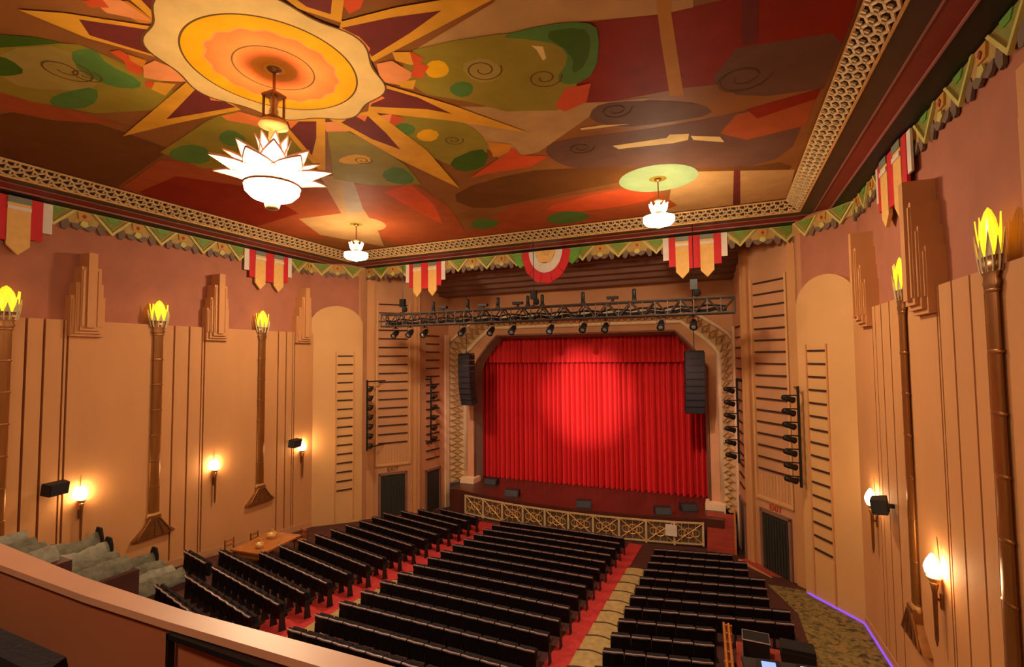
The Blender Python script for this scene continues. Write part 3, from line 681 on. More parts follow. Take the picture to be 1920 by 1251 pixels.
banner('left', 7.1, 2.75, 'red and cream striped pennant on the side frieze nearest the dust sheets')
banner('left', 16.9, 2.7, 'red and cream striped pennant on the side frieze above the wooden table')
banner('back', 7.1, 2.62, 'red and cream striped pennant beside the rosette, nearer the violet light strip')
banner('back', -6.75, 2.55, 'red and cream striped pennant beside the rosette, nearer the wooden table')
banner('right', 15.15, 2.8, 'red and cream striped pennant on the side frieze above the violet light strip')
T, _, _ = run_T('back')
ro = thing('frieze_rosette', (0, 0, 0), 'half-round red and cream pleated rosette with green leaves at the frieze centre', 'rosette')
ro.matrix_world = T @ Matrix.Translation((.28, .12, ZC - .05))
def fan(rx0, rz0, rx1, rz1, a0, a1, h0, h1):
    q = MB(); pts = [(rx1 * math.cos(a), -rz1 * math.sin(a)) for a in [a0 + (a1 - a0) * i / 3 for i in range(4)]]
    pts += [(rx0 * math.cos(a), -rz0 * math.sin(a)) for a in [a1 + (a0 - a1) * i / 3 for i in range(4)]] if rx0 > 0 else [(0, 0)]
    return q.prism(pts, h0, h1, 'y')
for i in range(12):
    a0, a1 = PI * i / 12, PI * (i + 1) / 12
    fan(.8, 1.0, 1.25, 1.62 if i % 2 else 1.56, a0, a1, 0, .10 + .03 * (i % 2)).build('red_pleat', 'banner_red', ro)
for i in range(8):
    a0, a1 = PI * i / 8, PI * (i + 1) / 8
    fan(.5, .62, .86, 1.08, a0, a1, 0, .15 + .015 * (i % 2)).build('white_pleat', 'banner_white', ro)
fan(0, 0, .55, .66, 0, PI, 0, .18).build('cream_centre', 'banner_cream', ro)
fan(0, 0, .24, .28, 0, PI, 0, .22).build('gold_boss', 'gilt', ro)
for q in (-1, 1):
    MB().prism([(q * 1.15, 0), (q * 1.75, 0), (q * 1.62, -.45), (q * 1.35, -.75), (q * 1.1, -.6)], 0, .08, 'y').build('green_leaf', 'leaf_green', ro)

# ------------------------------------------------------------------ chandelier and pendants
def petal(w, h, lean, bulge=.12):
    """pointed glass petal standing at its foot, leaning outwards along +x"""
    rows = []; N = 8
    for i in range(N + 1):
        t = i / N; ww = w * (math.sin(PI * min(1, t * .62 + .28)) ** 1.0) * (1 - t ** 2.2) + .004
        z = h * t * math.cos(lean * (.4 + .6 * t)); x = h * t * math.sin(lean * (.4 + .6 * t)) + bulge * math.sin(PI * t) * .3
        rows.append([(x + .04 * (abs(q) ** 2), ww * q, z) for q in (-1, -.5, 0, .5, 1)])
    return rows
def kite(w, h, lean):
    """broad pointed glass leaf with a central crease, foot at the origin, leaning outwards along +x"""
    prof = ((0, .45), (.18, .8), (.38, 1.0), (.6, .74), (.8, .4), (1.0, .02)); rows = []
    for t, q in prof:
        a = lean + .12 * (t - .5); x = h * t * math.sin(a); z = h * t * math.cos(a)
        rows.append([(x - .045 * abs(k) * q * math.cos(a), w * q * k, z + .045 * abs(k) * q * math.sin(a)) for k in (-1, -.5, 0, .5, 1)])
    return rows
def chandelier(loc):
    t = thing('chandelier', loc, 'large lotus chandelier of glowing glass petals hanging from the painted sun', 'chandelier')
    # local z=0 at the ceiling
    MB().lathe([(.0, 0), (.16, 0), (.13, -.05), (.04, -.1)], 16).build('ceiling_cup', 'bronze', t, True)
    MB().tube([(0, 0, -.05), (0, 0, -.55)], .028, 6).build('rod', 'bronze', t)
    b = MB()
    for x in (-.13, .13):
        for y in (-.13, .13): b.box(x - .018, x + .018, y - .018, y + .018, -1.05, -.55)
    for z in (-.57, -1.05): b.box(-.16, .16, -.16, .16, z - .025, z + .025)
    b.build('lantern_cage', 'bronze', t)
    MB().lathe([(.06, -.6), (.09, -.7), (.06, -.8), (.09, -.9), (.06, -1.02)], 12).build('lantern_core', 'gilt_pale', t, True)
    MB().lathe([(.02, -1.05), (.26, -1.12), (.28, -1.2), (.08, -1.28), (.1, -1.5)], 16).build('crown', 'gilt', t, True)
    # upper cup of upright petals
    for i in range(8):
        a = 2 * PI * i / 8 + .2; b = MB(); b.T = Matrix.Rotation(a, 4, 'Z') @ Matrix.Translation((.2, 0, -2.05)); b.grid(kite(.15, .62, .14)); o = b.build('upper_petal', 'lamp_petal', t)
        rows = kite(.155, .64, .14); b = MB(); b.T = Matrix.Rotation(a, 4, 'Z') @ Matrix.Translation((.2, 0, -2.05)); b.tube([r_[0] for r_ in rows] + [r_[-1] for r_ in reversed(rows)], .016, 4); b.build('petal_rim', 'lamp_petal_tip', o)
    for tier, (nP, w, h, lean, r, z) in enumerate(((8, .25, .74, .86, .25, -2.28), (8, .28, .84, 1.22, .30, -2.36))):
        for i in range(nP):
            a = 2 * PI * (i + .5 * tier) / nP + .1; Tm = Matrix.Rotation(a, 4, 'Z') @ Matrix.Translation((r, 0, z))
            b = MB(); b.T = Tm; b.grid(kite(w, h, lean)); o = b.build('glass_petal', 'lamp_petal', t)
            rows = kite(w * 1.02, h * 1.04, lean); b = MB(); b.T = Tm
            b.tube([r_[0] for r_ in rows] + [rows[-1][2]] + [r_[-1] for r_ in reversed(rows)], .02, 4); b.build('petal_rim', 'lamp_petal_tip', o)
    MB().lathe([(.51, -2.37), (.54, -2.40), (.51, -2.43)], 28).build('bowl_ring', 'bronze', t, True)
    MB().lathe([(.51, -2.42), (.49, -2.54), (.38, -2.65), (.22, -2.71), (.08, -2.73), (.0, -2.73)], 28).build('glass_bowl', 'lamp_bowl', t, True)
    MB().lathe([(.13, -2.70), (.145, -2.78), (.12, -2.87), (.0, -2.89)], 14).build('finial', 'gilt_pale', t, True)
    for k in range(6):
        a = PI * k / 3; MB().lathe([(0, -.07), (.05, -.05), (.07, 0), (.05, .05), (0, .07)], 10, (.22 * math.cos(a), .22 * math.sin(a), -2.0)).build('bulb', 'lamp_bulb', t, True)
chandelier((SUN[0], SUN[1], ZCEIL))
def pendant(loc, label, glass='lamp_pendant'):
    t = thing('pendant_light', loc, label, 'pendant light', group='small pendants of the painted ceiling')
    MB().lathe([(0, 0), (.13, 0), (.1, -.06), (.03, -.1)], 12).build('ceiling_cup', 'bronze', t, True)
    MB().tube([(0, 0, -.05), (0, 0, -.75)], .025, 5).build('rod', 'bronze', t)
    MB().lathe([(.05, -.7), (.14, -.75), (.05, -.82)], 12).build('crown', 'gilt', t, True)
    for i in range(8):
        a = 2 * PI * i / 8; b = MB(); b.T = Matrix.Rotation(a, 4, 'Z') @ Matrix.Translation((.16, 0, -1.12)); b.grid(petal(.12, .32, .35)); b.build('glass_petal', 'lamp_pendant_cup', t, True)
    MB().lathe([(.10, -1.1), (.22, -1.2), (.48, -1.26), (.50, -1.29)], 20).build('shade_top', 'bronze', t, True)
    MB().lathe([(.49, -1.29), (.5, -1.42), (.42, -1.52), (.2, -1.58), (0, -1.58)], 20).build('glass_bowl', glass, t, True)
    MB().lathe([(.07, -1.57), (.07, -1.65), (0, -1.68)], 10).build('finial', 'gilt', t, True)
pendant((PEND[0][0], PEND[0][1], ZCEIL), 'small glowing pendant light under the pale green medallion')
pendant((PEND[1][0], PEND[1][1], ZCEIL), 'small glowing pendant light under the tan medallion')

for sx_, wh in ((6.32, 'nearer the violet light strip'), (-6.32, 'nearer the dust sheets')):  # added pair behind the camera, out of view, to brighten the parapet coping
    pendant((sx_, -2.8, ZCEIL), 'added dimmed pendant, unseen, to light the balcony coping, ' + wh, 'lamp_pendant_added')

# ------------------------------------------------------------------ torches and sconces
def torch(sgn, y, label):
    t = thing('torch_lamp', (sgn * (HW - .2), y, 2.75), label, 'torch', rotz=(0 if sgn < 0 else PI), group='tall torches on the side walls')
    # local +x points into the room; the torch is a shallow relief on the wall
    FL = Matrix.Diagonal((.32, 1, 1, 1))
    def lt(prof, nm, m, z=0.0, n=16):
        q = MB(); q.T = FL @ Matrix.Translation((.18, 0, z)); q.lathe(prof, n); return q.build(nm, m, t, True)
    lt([(.2, .75), (.19, 4.0), (.18, 7.9)], 'pole', 'bamboo_gold')
    for k in range(8): lt([(.19, -.035), (.222, 0), (.19, .035)], 'pole_ring', 'bronze', .9 + .98 * k)
    lt([(.18, 7.75), (.25, 7.88), (.2, 7.96), (.28, 8.1), (.33, 8.3), (.28, 8.3), (.15, 8.1)], 'cup', 'bronze')
    for k in range(10):
        a = 2 * PI * k / 10; b = MB(); b.T = FL @ Matrix.Translation((.18, 0, 8.05)) @ Matrix.Rotation(a, 4, 'Z') @ Matrix.Translation((.24, 0, 0)); b.grid(petal(.1, .55 + .12 * (k % 2), .22)); b.build('flame_leaf', 'torch_glass', t, True)
    lt([(.12, 8.15), (.24, 8.35), (.28, 8.6), (.2, 8.9), (.1, 9.05), (.0, 9.12)], 'flame', 'lamp_torch')
    for k in range(7):
        a = 2 * PI * k / 7; b = MB(); b.T = FL @ Matrix.Translation((.18, 0, 8.35)) @ Matrix.Rotation(a, 4, 'Z') @ Matrix.Translation((.2, 0, 0)); b.grid(petal(.1, .62, .2)); b.build('flame_tongue', 'lamp_torch', t, True)
    MB().prism([(-.75, .02), (-.62, -.02), (.62, .0), (.75, .04), (.25, .5), (.2, .8), (-.2, .8), (-.25, .5)], .0, .18, 'x').build('foot_bracket', 'bronze', t)
    for k in range(5):
        a = -.5 + .25 * k; b = MB(); b.tube([(.18, a * .3, .7), (.19, a * 1.2, .05)], .03, 5); b.build('bracket_rib', 'bronze', t)
    lt([(.2, .7), (.26, .78), (.21, .88)], 'collar', 'gilt')
torch(-1, 7.38, 'tall bamboo wall torch nearest the first pennant and the dust sheets')
torch(-1, 11.83, 'tall bamboo wall torch between the dust sheets and the middle sconce')
torch(-1, 16.5, 'tall bamboo wall torch behind the wooden table, nearest the organ tower')
torch(1, 10.2, 'tall bamboo wall torch farthest from the stage above the violet light strip')
torch(1, 14.55, 'tall bamboo wall torch between two sconces above the violet light strip')
def sconce(sgn, y, z, label):
    t = thing('sconce_lamp', (sgn * (HW - .2), y, z), label, 'sconce', rotz=(0 if sgn < 0 else PI), group='glowing sconces on the side walls')
    MB().box(-.02, .05, -.045, .045, -.72, -.42).build('back_plate', 'bronze', t)
    MB().lathe([(.01, -1.5), (.035, -1.35), (.045, -.4), (.08, -.22), (.05, -.2)], 10, (.14, 0, 0)).build('stem', 'bronze', t, True)
    MB().tube([(.0, 0, -.6), (.14, 0, -.5)], .03, 5).build('arm', 'bronze', t)
    MB().lathe([(.06, -.2), (.12, -.12), (.135, -.08), (.05, -.1)], 12, (.14, 0, 0)).build('cup', 'gilt', t, True)
    MB().lathe([(.05, -.1), (.13, .0), (.15, .12), (.10, .26), (.03, .38), (0, .4)], 14, (.16, 0, 0)).build('flame_bulb', 'lamp_sconce', t, True)
    MB().tube([(.03, 0, .1), (.06, 0, .75)], [.02, .006], 5).build('spike', 'bronze', t)
sconce(-1, 9.47, 4.85, 'glowing torch sconce on the pilaster nearest the dust sheets')
sconce(-1, 14.22, 4.85, 'glowing torch sconce between two bamboo torches behind the wooden table')
sconce(-1, 18.95, 4.85, 'glowing torch sconce beside a black speaker nearest the organ tower')
sconce(1, 17.75, 5.1, 'glowing torch sconce beside a black speaker above the violet light strip')
sconce(1, 13.05, 4.92, 'glowing torch sconce between two bamboo torches above the violet light strip')
def wall_speaker(sgn, y, z, tilt, label):
    t = thing('surround_speaker', (sgn * (HW - .2), y, z), label, 'speaker', rotz=(0 if sgn < 0 else PI), group='black speakers on the side walls')
    MB().box(-.005, .2, -.05, .05, -.05, .05).build('bracket', 'black_metal', t)
    b = MB(); b.T = Matrix.Translation((.31, 0, 0)) @ Matrix.Rotation(tilt, 4, 'Z') @ Matrix.Rotation(.15, 4, 'Y')
    b.prism([(-.16, -.32), (.17, -.28), (.17, .28), (-.16, .32)], -.19, .19); b.build('cabinet', 'speaker_black', t)
    b = MB(); b.T = Matrix.Translation((.31, 0, 0)) @ Matrix.Rotation(tilt, 4, 'Z') @ Matrix.Rotation(.15, 4, 'Y')
    b.box(.165, .19, -.26, .26, -.17, .17); b.build('grille', 'console_grey', t)
wall_speaker(-1, 8.68, 5.36, .2, 'black wall speaker by the sconce nearest the dust sheets')
wall_speaker(-1, 18.3, 5.25, .2, 'black wall speaker by the sconce nearest the organ tower')
wall_speaker(1, 16.1, 5.45, -.3, 'black wall speaker beside a sconce above the violet light strip')

# ------------------------------------------------------------------ lighting truss, motors, fixtures, line arrays, booms
YT = 21.0; ZT0, ZT1 = 11.2, 11.82
tr = thing('lighting_truss', (0, YT, ZT0), 'long grey box lighting truss hung in front of the stage arch', 'truss')
for y in (-.2, .2):
    for z in (0, ZT1 - ZT0): MB().tube([(-8.55, y, z), (8.6, y, z)], .05, 6).build('chord', 'truss_metal', tr)
nb = 34
for z in (.1, .16, .3): MB().tube([(-8.3 + 16.6 * i / 40, -.1 + .1 * math.sin(i * 1.7), z + .05 * math.sin(i * 2.1 + z * 9)) for i in range(41)], .045, 5).build('cable_bundle', 'black_metal', tr)
for k in range(nb):
    x0 = -8.55 + 17.15 * k / nb; x1 = x0 + 17.15 / nb; H = ZT1 - ZT0
    b = MB(); za, zb = (0, H) if k % 2 else (H, 0)
    for y in (-.2, .2): b.tube([(x0, y, za), (x1, y, zb)], .034, 4)
    b.tube([(x0, -.2, H), (x1, .2, H)], .028, 4); b.tube([(x0, -.2, 0), (x0, .2, 0)], .028, 4); b.tube([(x0, -.2, 0), (x0, -.2, H)], .028, 4)
    b.build('lacing', 'truss_metal', tr)
for x in (-8.55, 8.6):
    b = MB()
    for y in (-.2, .2): b.tube([(x, y, 0), (x, y, .62)], .03, 5)
    b.build('end_frame', 'truss_metal', tr)
for i, (x, lab) in enumerate(((-7.3, 'black chain hoist on the truss end nearer the wooden table'), (0.1, 'black chain hoist holding the truss under the rosette'), (7.1, 'black chain hoist on the truss end nearer the violet light strip'))):
    t = thing('chain_hoist', (x, YT, ZT1), lab, 'hoist', group='chain hoists of the truss')
    MB().tube([(0, 0, .75), (0, 0, 14.94 - ZT1)], .018, 5).build('chain', 'black_metal', t)
    b = MB(); b.box(-.14, .14, -.1, .1, .38, .8); b.build('motor_body', 'black_metal', t)
    MB().lathe([(.02, .1), (.13, .14), (.15, .28), (.1, .4)], 12, (.12, 0, 0)).build('chain_bag', 'black_cloth', t, True)
    MB().tube([(0, 0, 0), (0, 0, .4)], .03, 5).build('hook', 'black_metal', t)
    MB().box(-.04, .04, -.22, .22, .03, .09).build('spreader_bar', 'black_metal', t)
def par(loc, label, group, lens=False):
    t = thing('stage_light', loc, label, 'stage light', group=group)
    MB().tube([(-.17, 0, -.3), (-.17, 0, -.02), (.17, 0, -.02), (.17, 0, -.3)], .018, 4).build('yoke', 'black_metal', t)
    MB().box(-.03, .03, -.05, .05, -.04, .1).build('clamp', 'black_metal', t)
    b = MB(); b.T = Matrix.Translation((0, 0, -.32)) @ Matrix.Rotation(math.radians(-55), 4, 'X')
    b.lathe([(.0, .26), (.1, .25), (.14, .1), (.15, -.2), (.165, -.24), (.13, -.24), (.0, -.2)], 14); b.build('can', 'black_metal', t, True)
    b = MB(); b.T = Matrix.Translation((0, 0, -.32)) @ Matrix.Rotation(math.radians(-55), 4, 'X'); b.lathe([(.13, -.22), (.0, -.25)], 12); b.build('lens', 'lens_glass', t, True)
for i, x in enumerate((-7.9, -6.7, -6.05, -3.6, -2.2, -.9, .85, 2.5, 3.4, 5.8, 7.05)):
    par((x, YT - (.18 if i % 2 else -.18), ZT0 - .08), 'black stage light hanging under the lighting truss', 'stage lights under the truss')
for i, x in enumerate((-5.4, -3.4, -1.75, -.2, .52, 2.45, 4.7)):      # upright LED bars on top of the truss
    t = thing('upright_stage_light', (x, YT, ZT1 + .03), 'slim black light standing upright on the truss', 'stage light', group='upright lights on the truss')
    MB().box(-.09, .09, -.08, .08, .0, .12).build('base', 'black_metal', t); MB().box(-.06, .06, -.22, .22, .0, .03).build('mounting_plate', 'black_metal', t)
    MB().lathe([(.05, .1), (.085, .16), (.085, .48), (.06, .54), (0, .54)], 10).build('head', 'black_metal', t, True)
for x in (-4.9, -2.6, -.75, 3.75):
    t = thing('flat_stage_light', (x, YT + .1, ZT1 + .03), 'flat black wash light lying on the truss', 'stage light', group='flat lights on the truss')
    MB().box(-.05, .05, -.05, .05, 0, .17).build('stand', 'black_metal', t); MB().box(-.06, .06, -.32, .12, .0, .03).build('mounting_plate', 'black_metal', t); MB().box(-.24, .24, -.12, .12, .16, .28).build('head', 'black_metal', t)
for sg in (1, -1):
    t = thing('line_array', (sg * 6.72, 26.8, 6.5), 'curved black line array hung in the stage arch, ' + ('nearer the violet light strip' if sg > 0 else 'nearer the wooden table'), 'speaker', rotz=sg * .22)
    n = 9; z = 3.2; y = 0.0; ang = 0.0
    MB().box(-.46, .46, -.2, .25, 3.2, 3.28).build('bumper', 'black_metal', t)
    MB().tube([(0, 0, 3.28), (0, 0, 7.0)], .02, 5).build('cable', 'black_metal', t)
    for k in range(n):
        b = MB(); b.T = Matrix.Translation((0, y, z)) @ Matrix.Rotation(ang, 4, 'X')
        b.prism([(-.26, -.34), (.24, -.32), (.24, -.02), (-.26, 0)], -.48, .48, 'x'); b.build('cabinet', 'speaker_black', t)
        b = MB(); b.T = Matrix.Translation((0, y, z)) @ Matrix.Rotation(ang, 4, 'X'); b.box(-.44, .44, -.285, -.26, -.31, -.04); b.build('grille', 'console_grey', t)
        z -= .35 * math.cos(ang); y += .35 * math.sin(ang); ang += math.radians(1.2 * k * .5)
def boom(x, y, z0, z1, nf, side, label, reach):
    t = thing('lighting_boom', (x, y, z0), label, 'lighting boom', group='lighting booms beside the stage')
    H = z1 - z0
    MB().tube([(0, 0, -.15), (0, 0, H + .1)], .05, 8).build('pole', 'black_metal', t)
    for k in (0, 1): MB().tube([(0, 0, H * k), (reach[0], reach[1], H * k)], .035, 6).build('wall_arm', 'black_metal', t)
    for k in range(nf):
        z = H * (k + .5) / nf
        o = MB().tube([(0, 0, z), (side * .5, -.05, z)], .028, 6).build('cross_arm', 'black_metal', t)
        b = MB(); b.T = Matrix.Translation((side * .36, -.12, z - .12)) @ Matrix.Rotation(side * .9, 4, 'Z') @ Matrix.Rotation(1.3, 4, 'X')
        b.lathe([(0, .25), (.09, .24), (.11, .05), (.11, -.2), (.13, -.25), (0, -.24)], 10); b.build('lamp_can', 'black_metal', o, True)
boom(10.72, 21.6, 4.6, 8.2, 7, -1, 'black lighting boom on the organ tower above the violet light strip', (.0, 1.14))
boom(-10.3, 21.8, 4.5, 8.2, 7, 1, 'black lighting boom on the organ tower on the wooden table side', (0, 1.58))
boom(8.66, 25.4, 4.6, 8.3, 6, -1, 'black lighting boom on the return wall beside the red steps', (.27, 0))
boom(-8.5, 25.5, 4.4, 8.2, 6, 1, 'black lighting boom on the return wall on the wooden table side', (-.41, 0))

# ------------------------------------------------------------------ theatre seats
def seat_meshes():
    W = .265; parts = []
    b = MB(); rows = []                                        # padded backrest, faces +y, slightly curved
    for i in range(5):
        t = i / 4; z = .36 + .50 * t; y = .08 - .10 * t
        rows.append([(q * (W - .008) * (1 if t < .8 else .97), y + .035 * (1 - abs(q)) * -1, z) for q in (-1, -.5, 0, .5, 1)])
    back = [[(x, y - .045, z) for x, y, z in r] for r in rows]; n = 5
    fr_ = [[(x, y + .05, z) for x, y, z in r] for r in rows]
    b.grid(back); b.grid(fr_)
    for a, c in ((0, 0), (4, 4)): b.grid([[back[a][i] for i in range(n)], [fr_[a][i] for i in range(n)]])
    for e in (0, -1): b.grid([[back[i][e] for i in range(5)], [fr_[i][e] for i in range(5)]])
    parts.append(('backrest', b.mesh('backrest', 'seat_shell')))
    b = MB(); top = rows[-1]; pts = [(x, y, .862 - .014 * abs(x / W) ** 2) for x, y, z in top]
    lo = [(x, y - .055, z - .012) for x, y, z in pts]; 
    b.grid([[(x, y - .054, z - .022) for x, y, z in pts], [(x, y - .056, z + .010) for x, y, z in pts], [(x, y - .015, z + .012) for x, y, z in pts], [(x, y - .012, z - .012) for x, y, z in pts]])
    parts.append(('top_trim', b.mesh('top_trim', 'seat_trim')))
    b = MB(); b.hexa([(-.235, .10, .40), (.235, .10, .40), (.235, .24, .42), (-.235, .24, .42)], [(-.235, .10, .80), (.235, .10, .80), (.23, .17, .82), (-.23, .17, .82)])
    parts.append(('seat_cushion', b.mesh('seat_cushion', 'seat_cloth')))
    b = MB(); b.prism([(-.06, 0), (.2, 0), (.16, .12), (.12, .5), (.36, .56), (.36, .61), (-.02, .61), (-.04, .4)], -W - .009, -W + .009, 'x')
    parts.append(('armrest_standard', b.mesh('armrest_standard', 'seat_iron')))
    return parts
SEAT = seat_meshes()
_e = MB(); _e.prism([(-.06, 0), (.2, 0), (.16, .12), (.12, .5), (.36, .56), (.36, .61), (-.02, .61), (-.04, .4)], .265 - .009, .265 + .009, 'x'); END_STANDARD = _e.mesh('armrest_standard', 'seat_iron')
def make_seat(loc, rz, label, group, end=False):
    t = thing('theatre_seat', loc, label, 'seat', rz, group)
    for nm, me in SEAT: link(nm, me, t)
    if end: link('armrest_standard', END_STANDARD, t)
    return t
seats = []
PITCH = .95
LC = ('dark theatre seat with pale trim in the centre block, row %d from the pit rail', 'seats of the centre block')
LL = ('dark theatre seat in the angled block by the wooden table, row %d from the front', 'seats of the angled block by the wooden table')
LR = ('dark theatre seat in the angled block by the violet strip, row %d from the front', 'seats of the angled block by the violet strip')
for k in range(-3, 13):
    y = 11.68 + PITCH * k
    for i in range(12): seats.append((-2.435 + .53 * i, y, 0.0, LC, 13 - k))
A = math.radians(14)
for k in range(-6, 13):
    y = 11.75 + PITCH * k
    for i in range(16):
        x = -4.35 - .535 * math.cos(A) * i; yy = y + .535 * math.sin(A) * i
        lim = -8.9 if yy > 13.2 else (-11.3 if yy > 12.0 else -9.0)
        if yy > 21: lim = -8.9 + (yy - 21) * .45
        if x > lim and yy < 23.7: seats.append((x, yy, -A, LL, 13 - k))
for k in range(-3, 12):
    y = 11.62 + PITCH * k
    for i in range(12):
        x = 5.4 + .535 * math.cos(A) * i; yy = y + .535 * math.sin(A) * i
        lim = 9.9 - max(0, yy - 17) * .27
        if x < lim and yy < 23.6 and not (x > 7.6 and yy < 15.9): seats.append((x, yy, A, LR, 12 - k))
ends = {}
for q in seats: ends[(q[3][1], q[4])] = max(ends.get((q[3][1], q[4]), -99), q[0])
def is_end(q): return abs(ends[(q[3][1], q[4])] - q[0]) < 1e-6
def par_y(px): return 1020 + (px / 310) * 130 if px < 310 else 1150 + (px - 310) / 470 * 101 if px < 780 else 1300
vis = []
for s in seats:
    px, py, d = project((s[0], s[1], floor_z(s[1]) + .86))
    if 0 < px < 1960 and py < min(1285, par_y(px) + 14): vis.append((d, s))
vis.sort(key=lambda q: q[0])
for d, (x, y, rz, lg, row) in vis[:300]: make_seat((x, y, floor_z(y) - .03), rz, lg[0] % row, lg[1], is_end((x, y, rz, lg, row)))
far = MB(); mats = []
for nm, me in SEAT: pass
rest = vis[300:]
if rest:
    root = thing('far_theatre_seats', (0, 0, 0), 'dark tip-up theatre seats in the front rows by the pit rail', 'seats'); root['kind'] = 'stuff'
    for nm, me in SEAT + [('end_standard', END_STANDARD)]:
        vs, fs = [], []
        for d, (x, y, rz, lg, row) in rest:
            if nm == 'end_standard' and not is_end((x, y, rz, lg, row)): continue
            T = Matrix.Translation((x, y, floor_z(y) - .03)) @ Matrix.Rotation(rz, 4, 'Z'); n0 = len(vs)
            vs += [tuple(T @ v.co) for v in me.vertices]; fs += [tuple(n0 + i for i in p.vertices) for p in me.polygons]
        m2 = bpy.data.meshes.new(nm + '_rows'); m2.from_pydata(vs, [], fs); m2.materials.append(me.materials[0])
        o = link(nm + '_rows', m2, root); o['kind'] = 'stuff'

# ------------------------------------------------------------------ dust-sheeted side terrace, wooden table
for i, (y0, y1, z, x1, lab) in enumerate(((9.9, 11.7, 1.6, -9.7, 'lowest'), (8.0, 9.9, 2.7, -9.5, 'middle'), (3.5, 8.0, 3.75, -9.3, 'highest'))):
    struct(MB().box(-11.95 if i == 2 else -12.2, x1, y0, y1, .6, z).build('floor_terrace_%d' % (i + 1), 'floor_dark'), lab + ' step of the raised side terrace under the dust sheets')
def sheet(x, y, z, L, w, h, seed, lab):
    t = thing('dust_sheeted_seats', (x, y, z), lab, 'covered seats', rotz=random.Random(seed).uniform(-.025, .025), group='seat rows under dust sheets')
    rnd = random.Random(seed); rows = []
    for i in range(17):
        s = i / 16; hh = h * (1 + .06 * math.sin(s * 9 + seed) + rnd.uniform(-.05, .05)); r = []
        for j in range(11):
            a = PI * j / 10; px = -w * math.cos(a) * (1 + .08 * rnd.uniform(-1, 1)); pz = hh * (math.sin(a) ** .8 * (.75 + .25 * math.cos(a))) + rnd.uniform(-.012, .012)
            if j in (0, 10): pz = 0
            r.append((px, L * (s - .5), pz))
        rows.append(r)
    MB().grid(rows).build('dust_sheet', 'dust_sheet' if seed % 3 else 'dust_sheet_pale', t, True)
    if h < .8: return
    q = MB()
    q.prism([(-w * .7, 0), (w * .8, 0), (w * .9, h * .7), (w * .5, h * 1.0), (-w * .5, h * 1.02), (-w * .9, h * .8)], L * .5, L * .5 + .06, 'y'); q.build('end_panel', 'black_cloth', t)
    MB().prism([(-w * .5, h * .7), (w * .5, h * .74), (w * .3, h * 1.0), (-w * .3, h * 1.0)], L * .5 + .06, L * .5 + .08, 'y').build('end_pad', 'dust_sheet', t)
sd = 0
for lv, (y, z, L, hs) in enumerate(((10.78, 1.6, 1.66, (.85, .7, .55, .5)), (8.92, 2.7, 1.8, (1.05, .8, .6, .5)), (6.7, 3.75, 2.3, (.75, .6, .5, .45)))):
    for i, h in enumerate(hs):
        sd += 1
        sheet(-11.72 + .58 * i if lv < 2 else -11.55 + .56 * i, y, z, L, .25, h, sd, 'seat row under grey dust sheet, %s terrace step, %s' % (('lowest', 'middle', 'highest')[lv], ('against the wall', 'second from the wall', 'third from the wall', 'at the open edge')[i]))
tb = thing('wooden_table', (-9.7, 14.9, floor_z(14.9)), 'orange-brown wooden table standing among the seats by the side wall', 'table', rotz=.1)
MB().box(-.8, .8, -1.1, 1.1, .72, .79).build('table_top', 'wood_orange', tb)
for x in (-.7, .7):
    for y in (-1.0, 1.0): MB().box(x - .04, x + .04, y - .04, y + .04, -.12, .72).build('leg', 'wood_orange', tb)
MB().box(-.72, .72, -.98, -.94, .5, .72).build('apron', 'wood_orange', tb); MB().box(-.72, .72, .94, .98, .5, .72).build('apron', 'wood_orange', tb)
def chair(x, y, rz, lab):
    t = thing('wooden_chair', (x, y, floor_z(y) - .02), lab, 'chair', rz, 'wooden chairs around the table')
    MB().box(-.21, .21, -.2, .22, .43, .47).build('seat', 'wood_orange', t)
    for a in (-.19, .19):
        MB().box(a - .02, a + .02, .17, .21, -.03, .43).build('leg', 'bronze', t); MB().box(a - .02, a + .02, -.2, -.16, -.03, .92).build('leg', 'bronze', t)
    for z in (.62, .8): MB().box(-.2, .2, -.2, -.16, z, z + .09).build('back_rail', 'wood_orange', t)
for x, y, rz, lab in ((-10.9, 14.2, -1.6, 'wooden chair at the wall side of the table, nearer the dust sheets'), (-10.9, 15.4, -1.5, 'wooden chair at the wall side of the table, nearer the organ tower'), (-9.6, 16.6, 3.1, 'wooden chair at the table end towards the stage')): chair(x, y, rz, lab)
for i, (x, y, s) in enumerate(((-9.4, 14.3, .16), (-9.9, 15.3, .2))):
    z = floor_z(14.9) + .79
    t = thing('wicker_basket', (x, y, z), ('small' if i == 0 else 'larger') + ' golden basket standing on the wooden table', 'basket', group='baskets on the wooden table')
    MB().lathe([(0, .0), (s * .8, .0), (s, .2), (s * .94, .2), (s * .75, .02)], 12).build('bowl', 'gilt', t, True)
    MB().tube([(s * math.cos(a), 0, .2 + .18 * math.sin(a)) for a in [PI * j / 8 for j in range(9)]], .012, 4).build('handle', 'gilt', t)

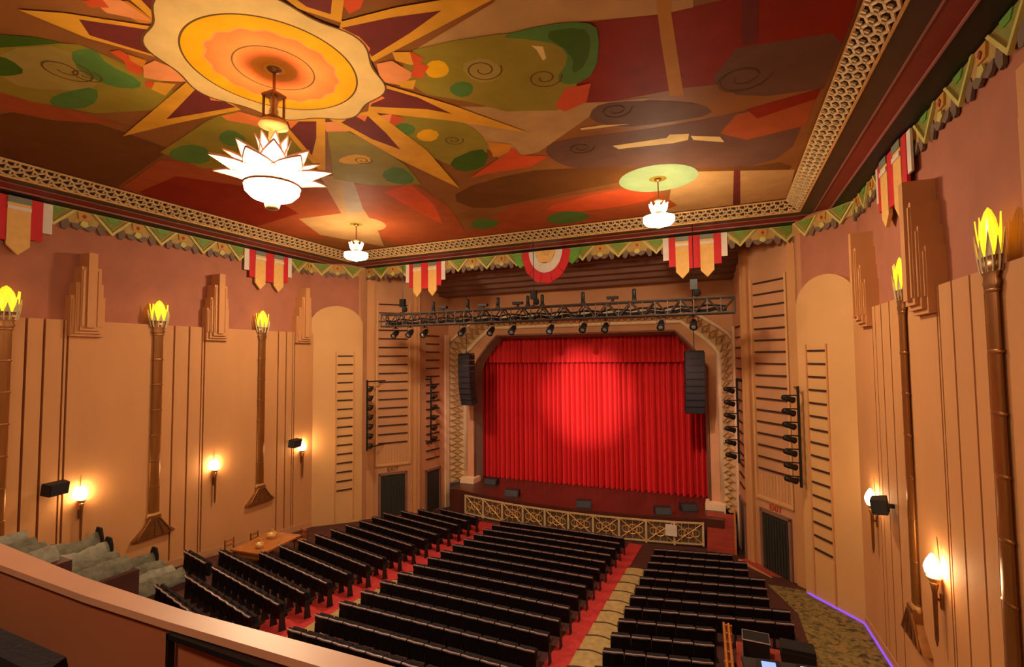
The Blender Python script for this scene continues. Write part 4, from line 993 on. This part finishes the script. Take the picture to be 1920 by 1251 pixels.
# ------------------------------------------------------------------ sound desk
z = floor_z(14.0)
wr = thing('wooden_partition', (8.0, 13.8, floor_z(13.8)), 'orange wooden rail partition enclosing the sound desk', 'partition')
for a in (0, 1):
    MB().tube([(.05 + .12 * a, -1.4, 1.15 - .0), (-.05 + .12 * a, 1.35, .88)], .035, 6).build('top_rail', 'wood_orange', wr)
for k in range(6):
    y = -1.3 + .52 * k; MB().box(-.03, .16, y - .04, y + .04, -.12, 1.1 - .045 * (k)).build('post', 'wood_orange', wr)
MB().box(.03, .08, -1.35, 1.3, -.1, .7).build('panel', 'stair_red', wr)
pl = tag(MB().box(8.25, 10.22, 11.5, 15.7, .8, 1.3).build('mixing_platform', 'stair_red'), 'red carpeted platform of the sound mixing position', 'platform')
dk = thing('sound_desk', (9.3, 13.45, 1.3), 'dark sound mixing desk with glowing blue and white screens', 'mixing desk', rotz=.15)
MB().box(-.9, .9, -.4, .4, .62, .7).build('desk_top', 'console_grey', dk)
for x in (-.82, .82): MB().box(x - .04, x + .04, -.36, .36, 0, .62).build('leg', 'console_grey', dk)
for x, m, wd in ((-.35, 'screen_blue', .26), (.45, 'screen_white', .18)):
    b = MB(); b.T = Matrix.Translation((x, 0, .7)) @ Matrix.Rotation(.5, 4, 'X'); b.box(-wd, wd, -.2, .2, .02, .06); o = b.build('console', 'black_metal', dk)
    b = MB(); b.T = Matrix.Translation((x, 0, .7)) @ Matrix.Rotation(.5, 4, 'X'); b.box(-wd * .6, wd * .6, -.12, .14, .061, .068); b.build('screen', m, o)
rk = thing('equipment_case', (8.75, 15.2, 1.3), 'grey edged black equipment case at the end of the wooden partition', 'case')
MB().box(-.32, .32, -.25, .25, 0, .5).build('body', 'black_cloth', rk)
for z_ in (.0, .47): 
    b = MB(); b.tube([(-.33, -.26, z_ + .015), (.33, -.26, z_ + .015), (.33, .26, z_ + .015), (-.33, .26, z_ + .015), (-.33, -.26, z_ + .015)], .022, 4); b.build('edge_trim', 'seat_trim', rk)
c2 = thing('stacked_case', (9.75, 15.3, 1.3), 'low black case on the red platform by the side aisle', 'case')
MB().box(-.4, .4, -.25, .25, 0, .42).build('body', 'black_cloth', c2); MB().box(-.41, .41, -.26, .26, .3, .33).build('lid_seam', 'console_grey', c2)

# ------------------------------------------------------------------ balcony with parapet
struct(MB().box(-HW, HW, Y0, 1.16, 7.2, 7.7).build('floor_balcony', 'floor_dark'), 'dark balcony floor behind the parapet')
OUT_P = [(-HW, 2.1), (0, 1.55), (3.0, 1.37), (4.7, 1.285), (5.6, 1.232), (6.3, 1.222), (7.0, 1.25), (8.5, 1.30), (HW, 1.5)]
IN_P = [(-HW, 1.95), (0, 1.42), (3.0, 1.22), (5.0, 1.152), (5.8, 1.138), (6.3, 1.146), (7.0, 1.168), (8.5, 1.21), (HW, 1.4)]
pw_ = MB(); pw_.prism([(x, y + .02) for x, y in IN_P] + [(x, y - .01) for x, y in reversed(OUT_P)], 6.6, 8.53); struct(pw_.build('wall_balcony', 'parapet_wall'), 'red-brown balcony parapet in front of the stalls')
cp = MB(); cp.prism(IN_P + OUT_P[::-1], 8.527, 8.555); struct(cp.build('trim_20', 'parapet_cap'), 'smooth salmon coping along the top of the balcony parapet')
gf = thing('black_gate_frame', (6.32, 1.145, 7.7), 'black metal frame standing against the inner side of the balcony parapet', 'frame')
MB().box(.02, .034, -.012, .012, 0, .825).build('upright', 'black_metal', gf); MB().box(.56, .574, -.012, .012, 0, .825).build('upright', 'black_metal', gf)
MB().box(.02, .574, -.012, .012, .805, .823).build('top_bar', 'black_metal', gf)
for i in range(5):
    make_seat((3.8 + .53 * i, .76, 7.69), .0, 'dark theatre seat behind the balcony parapet', 'balcony seats', i == 4)
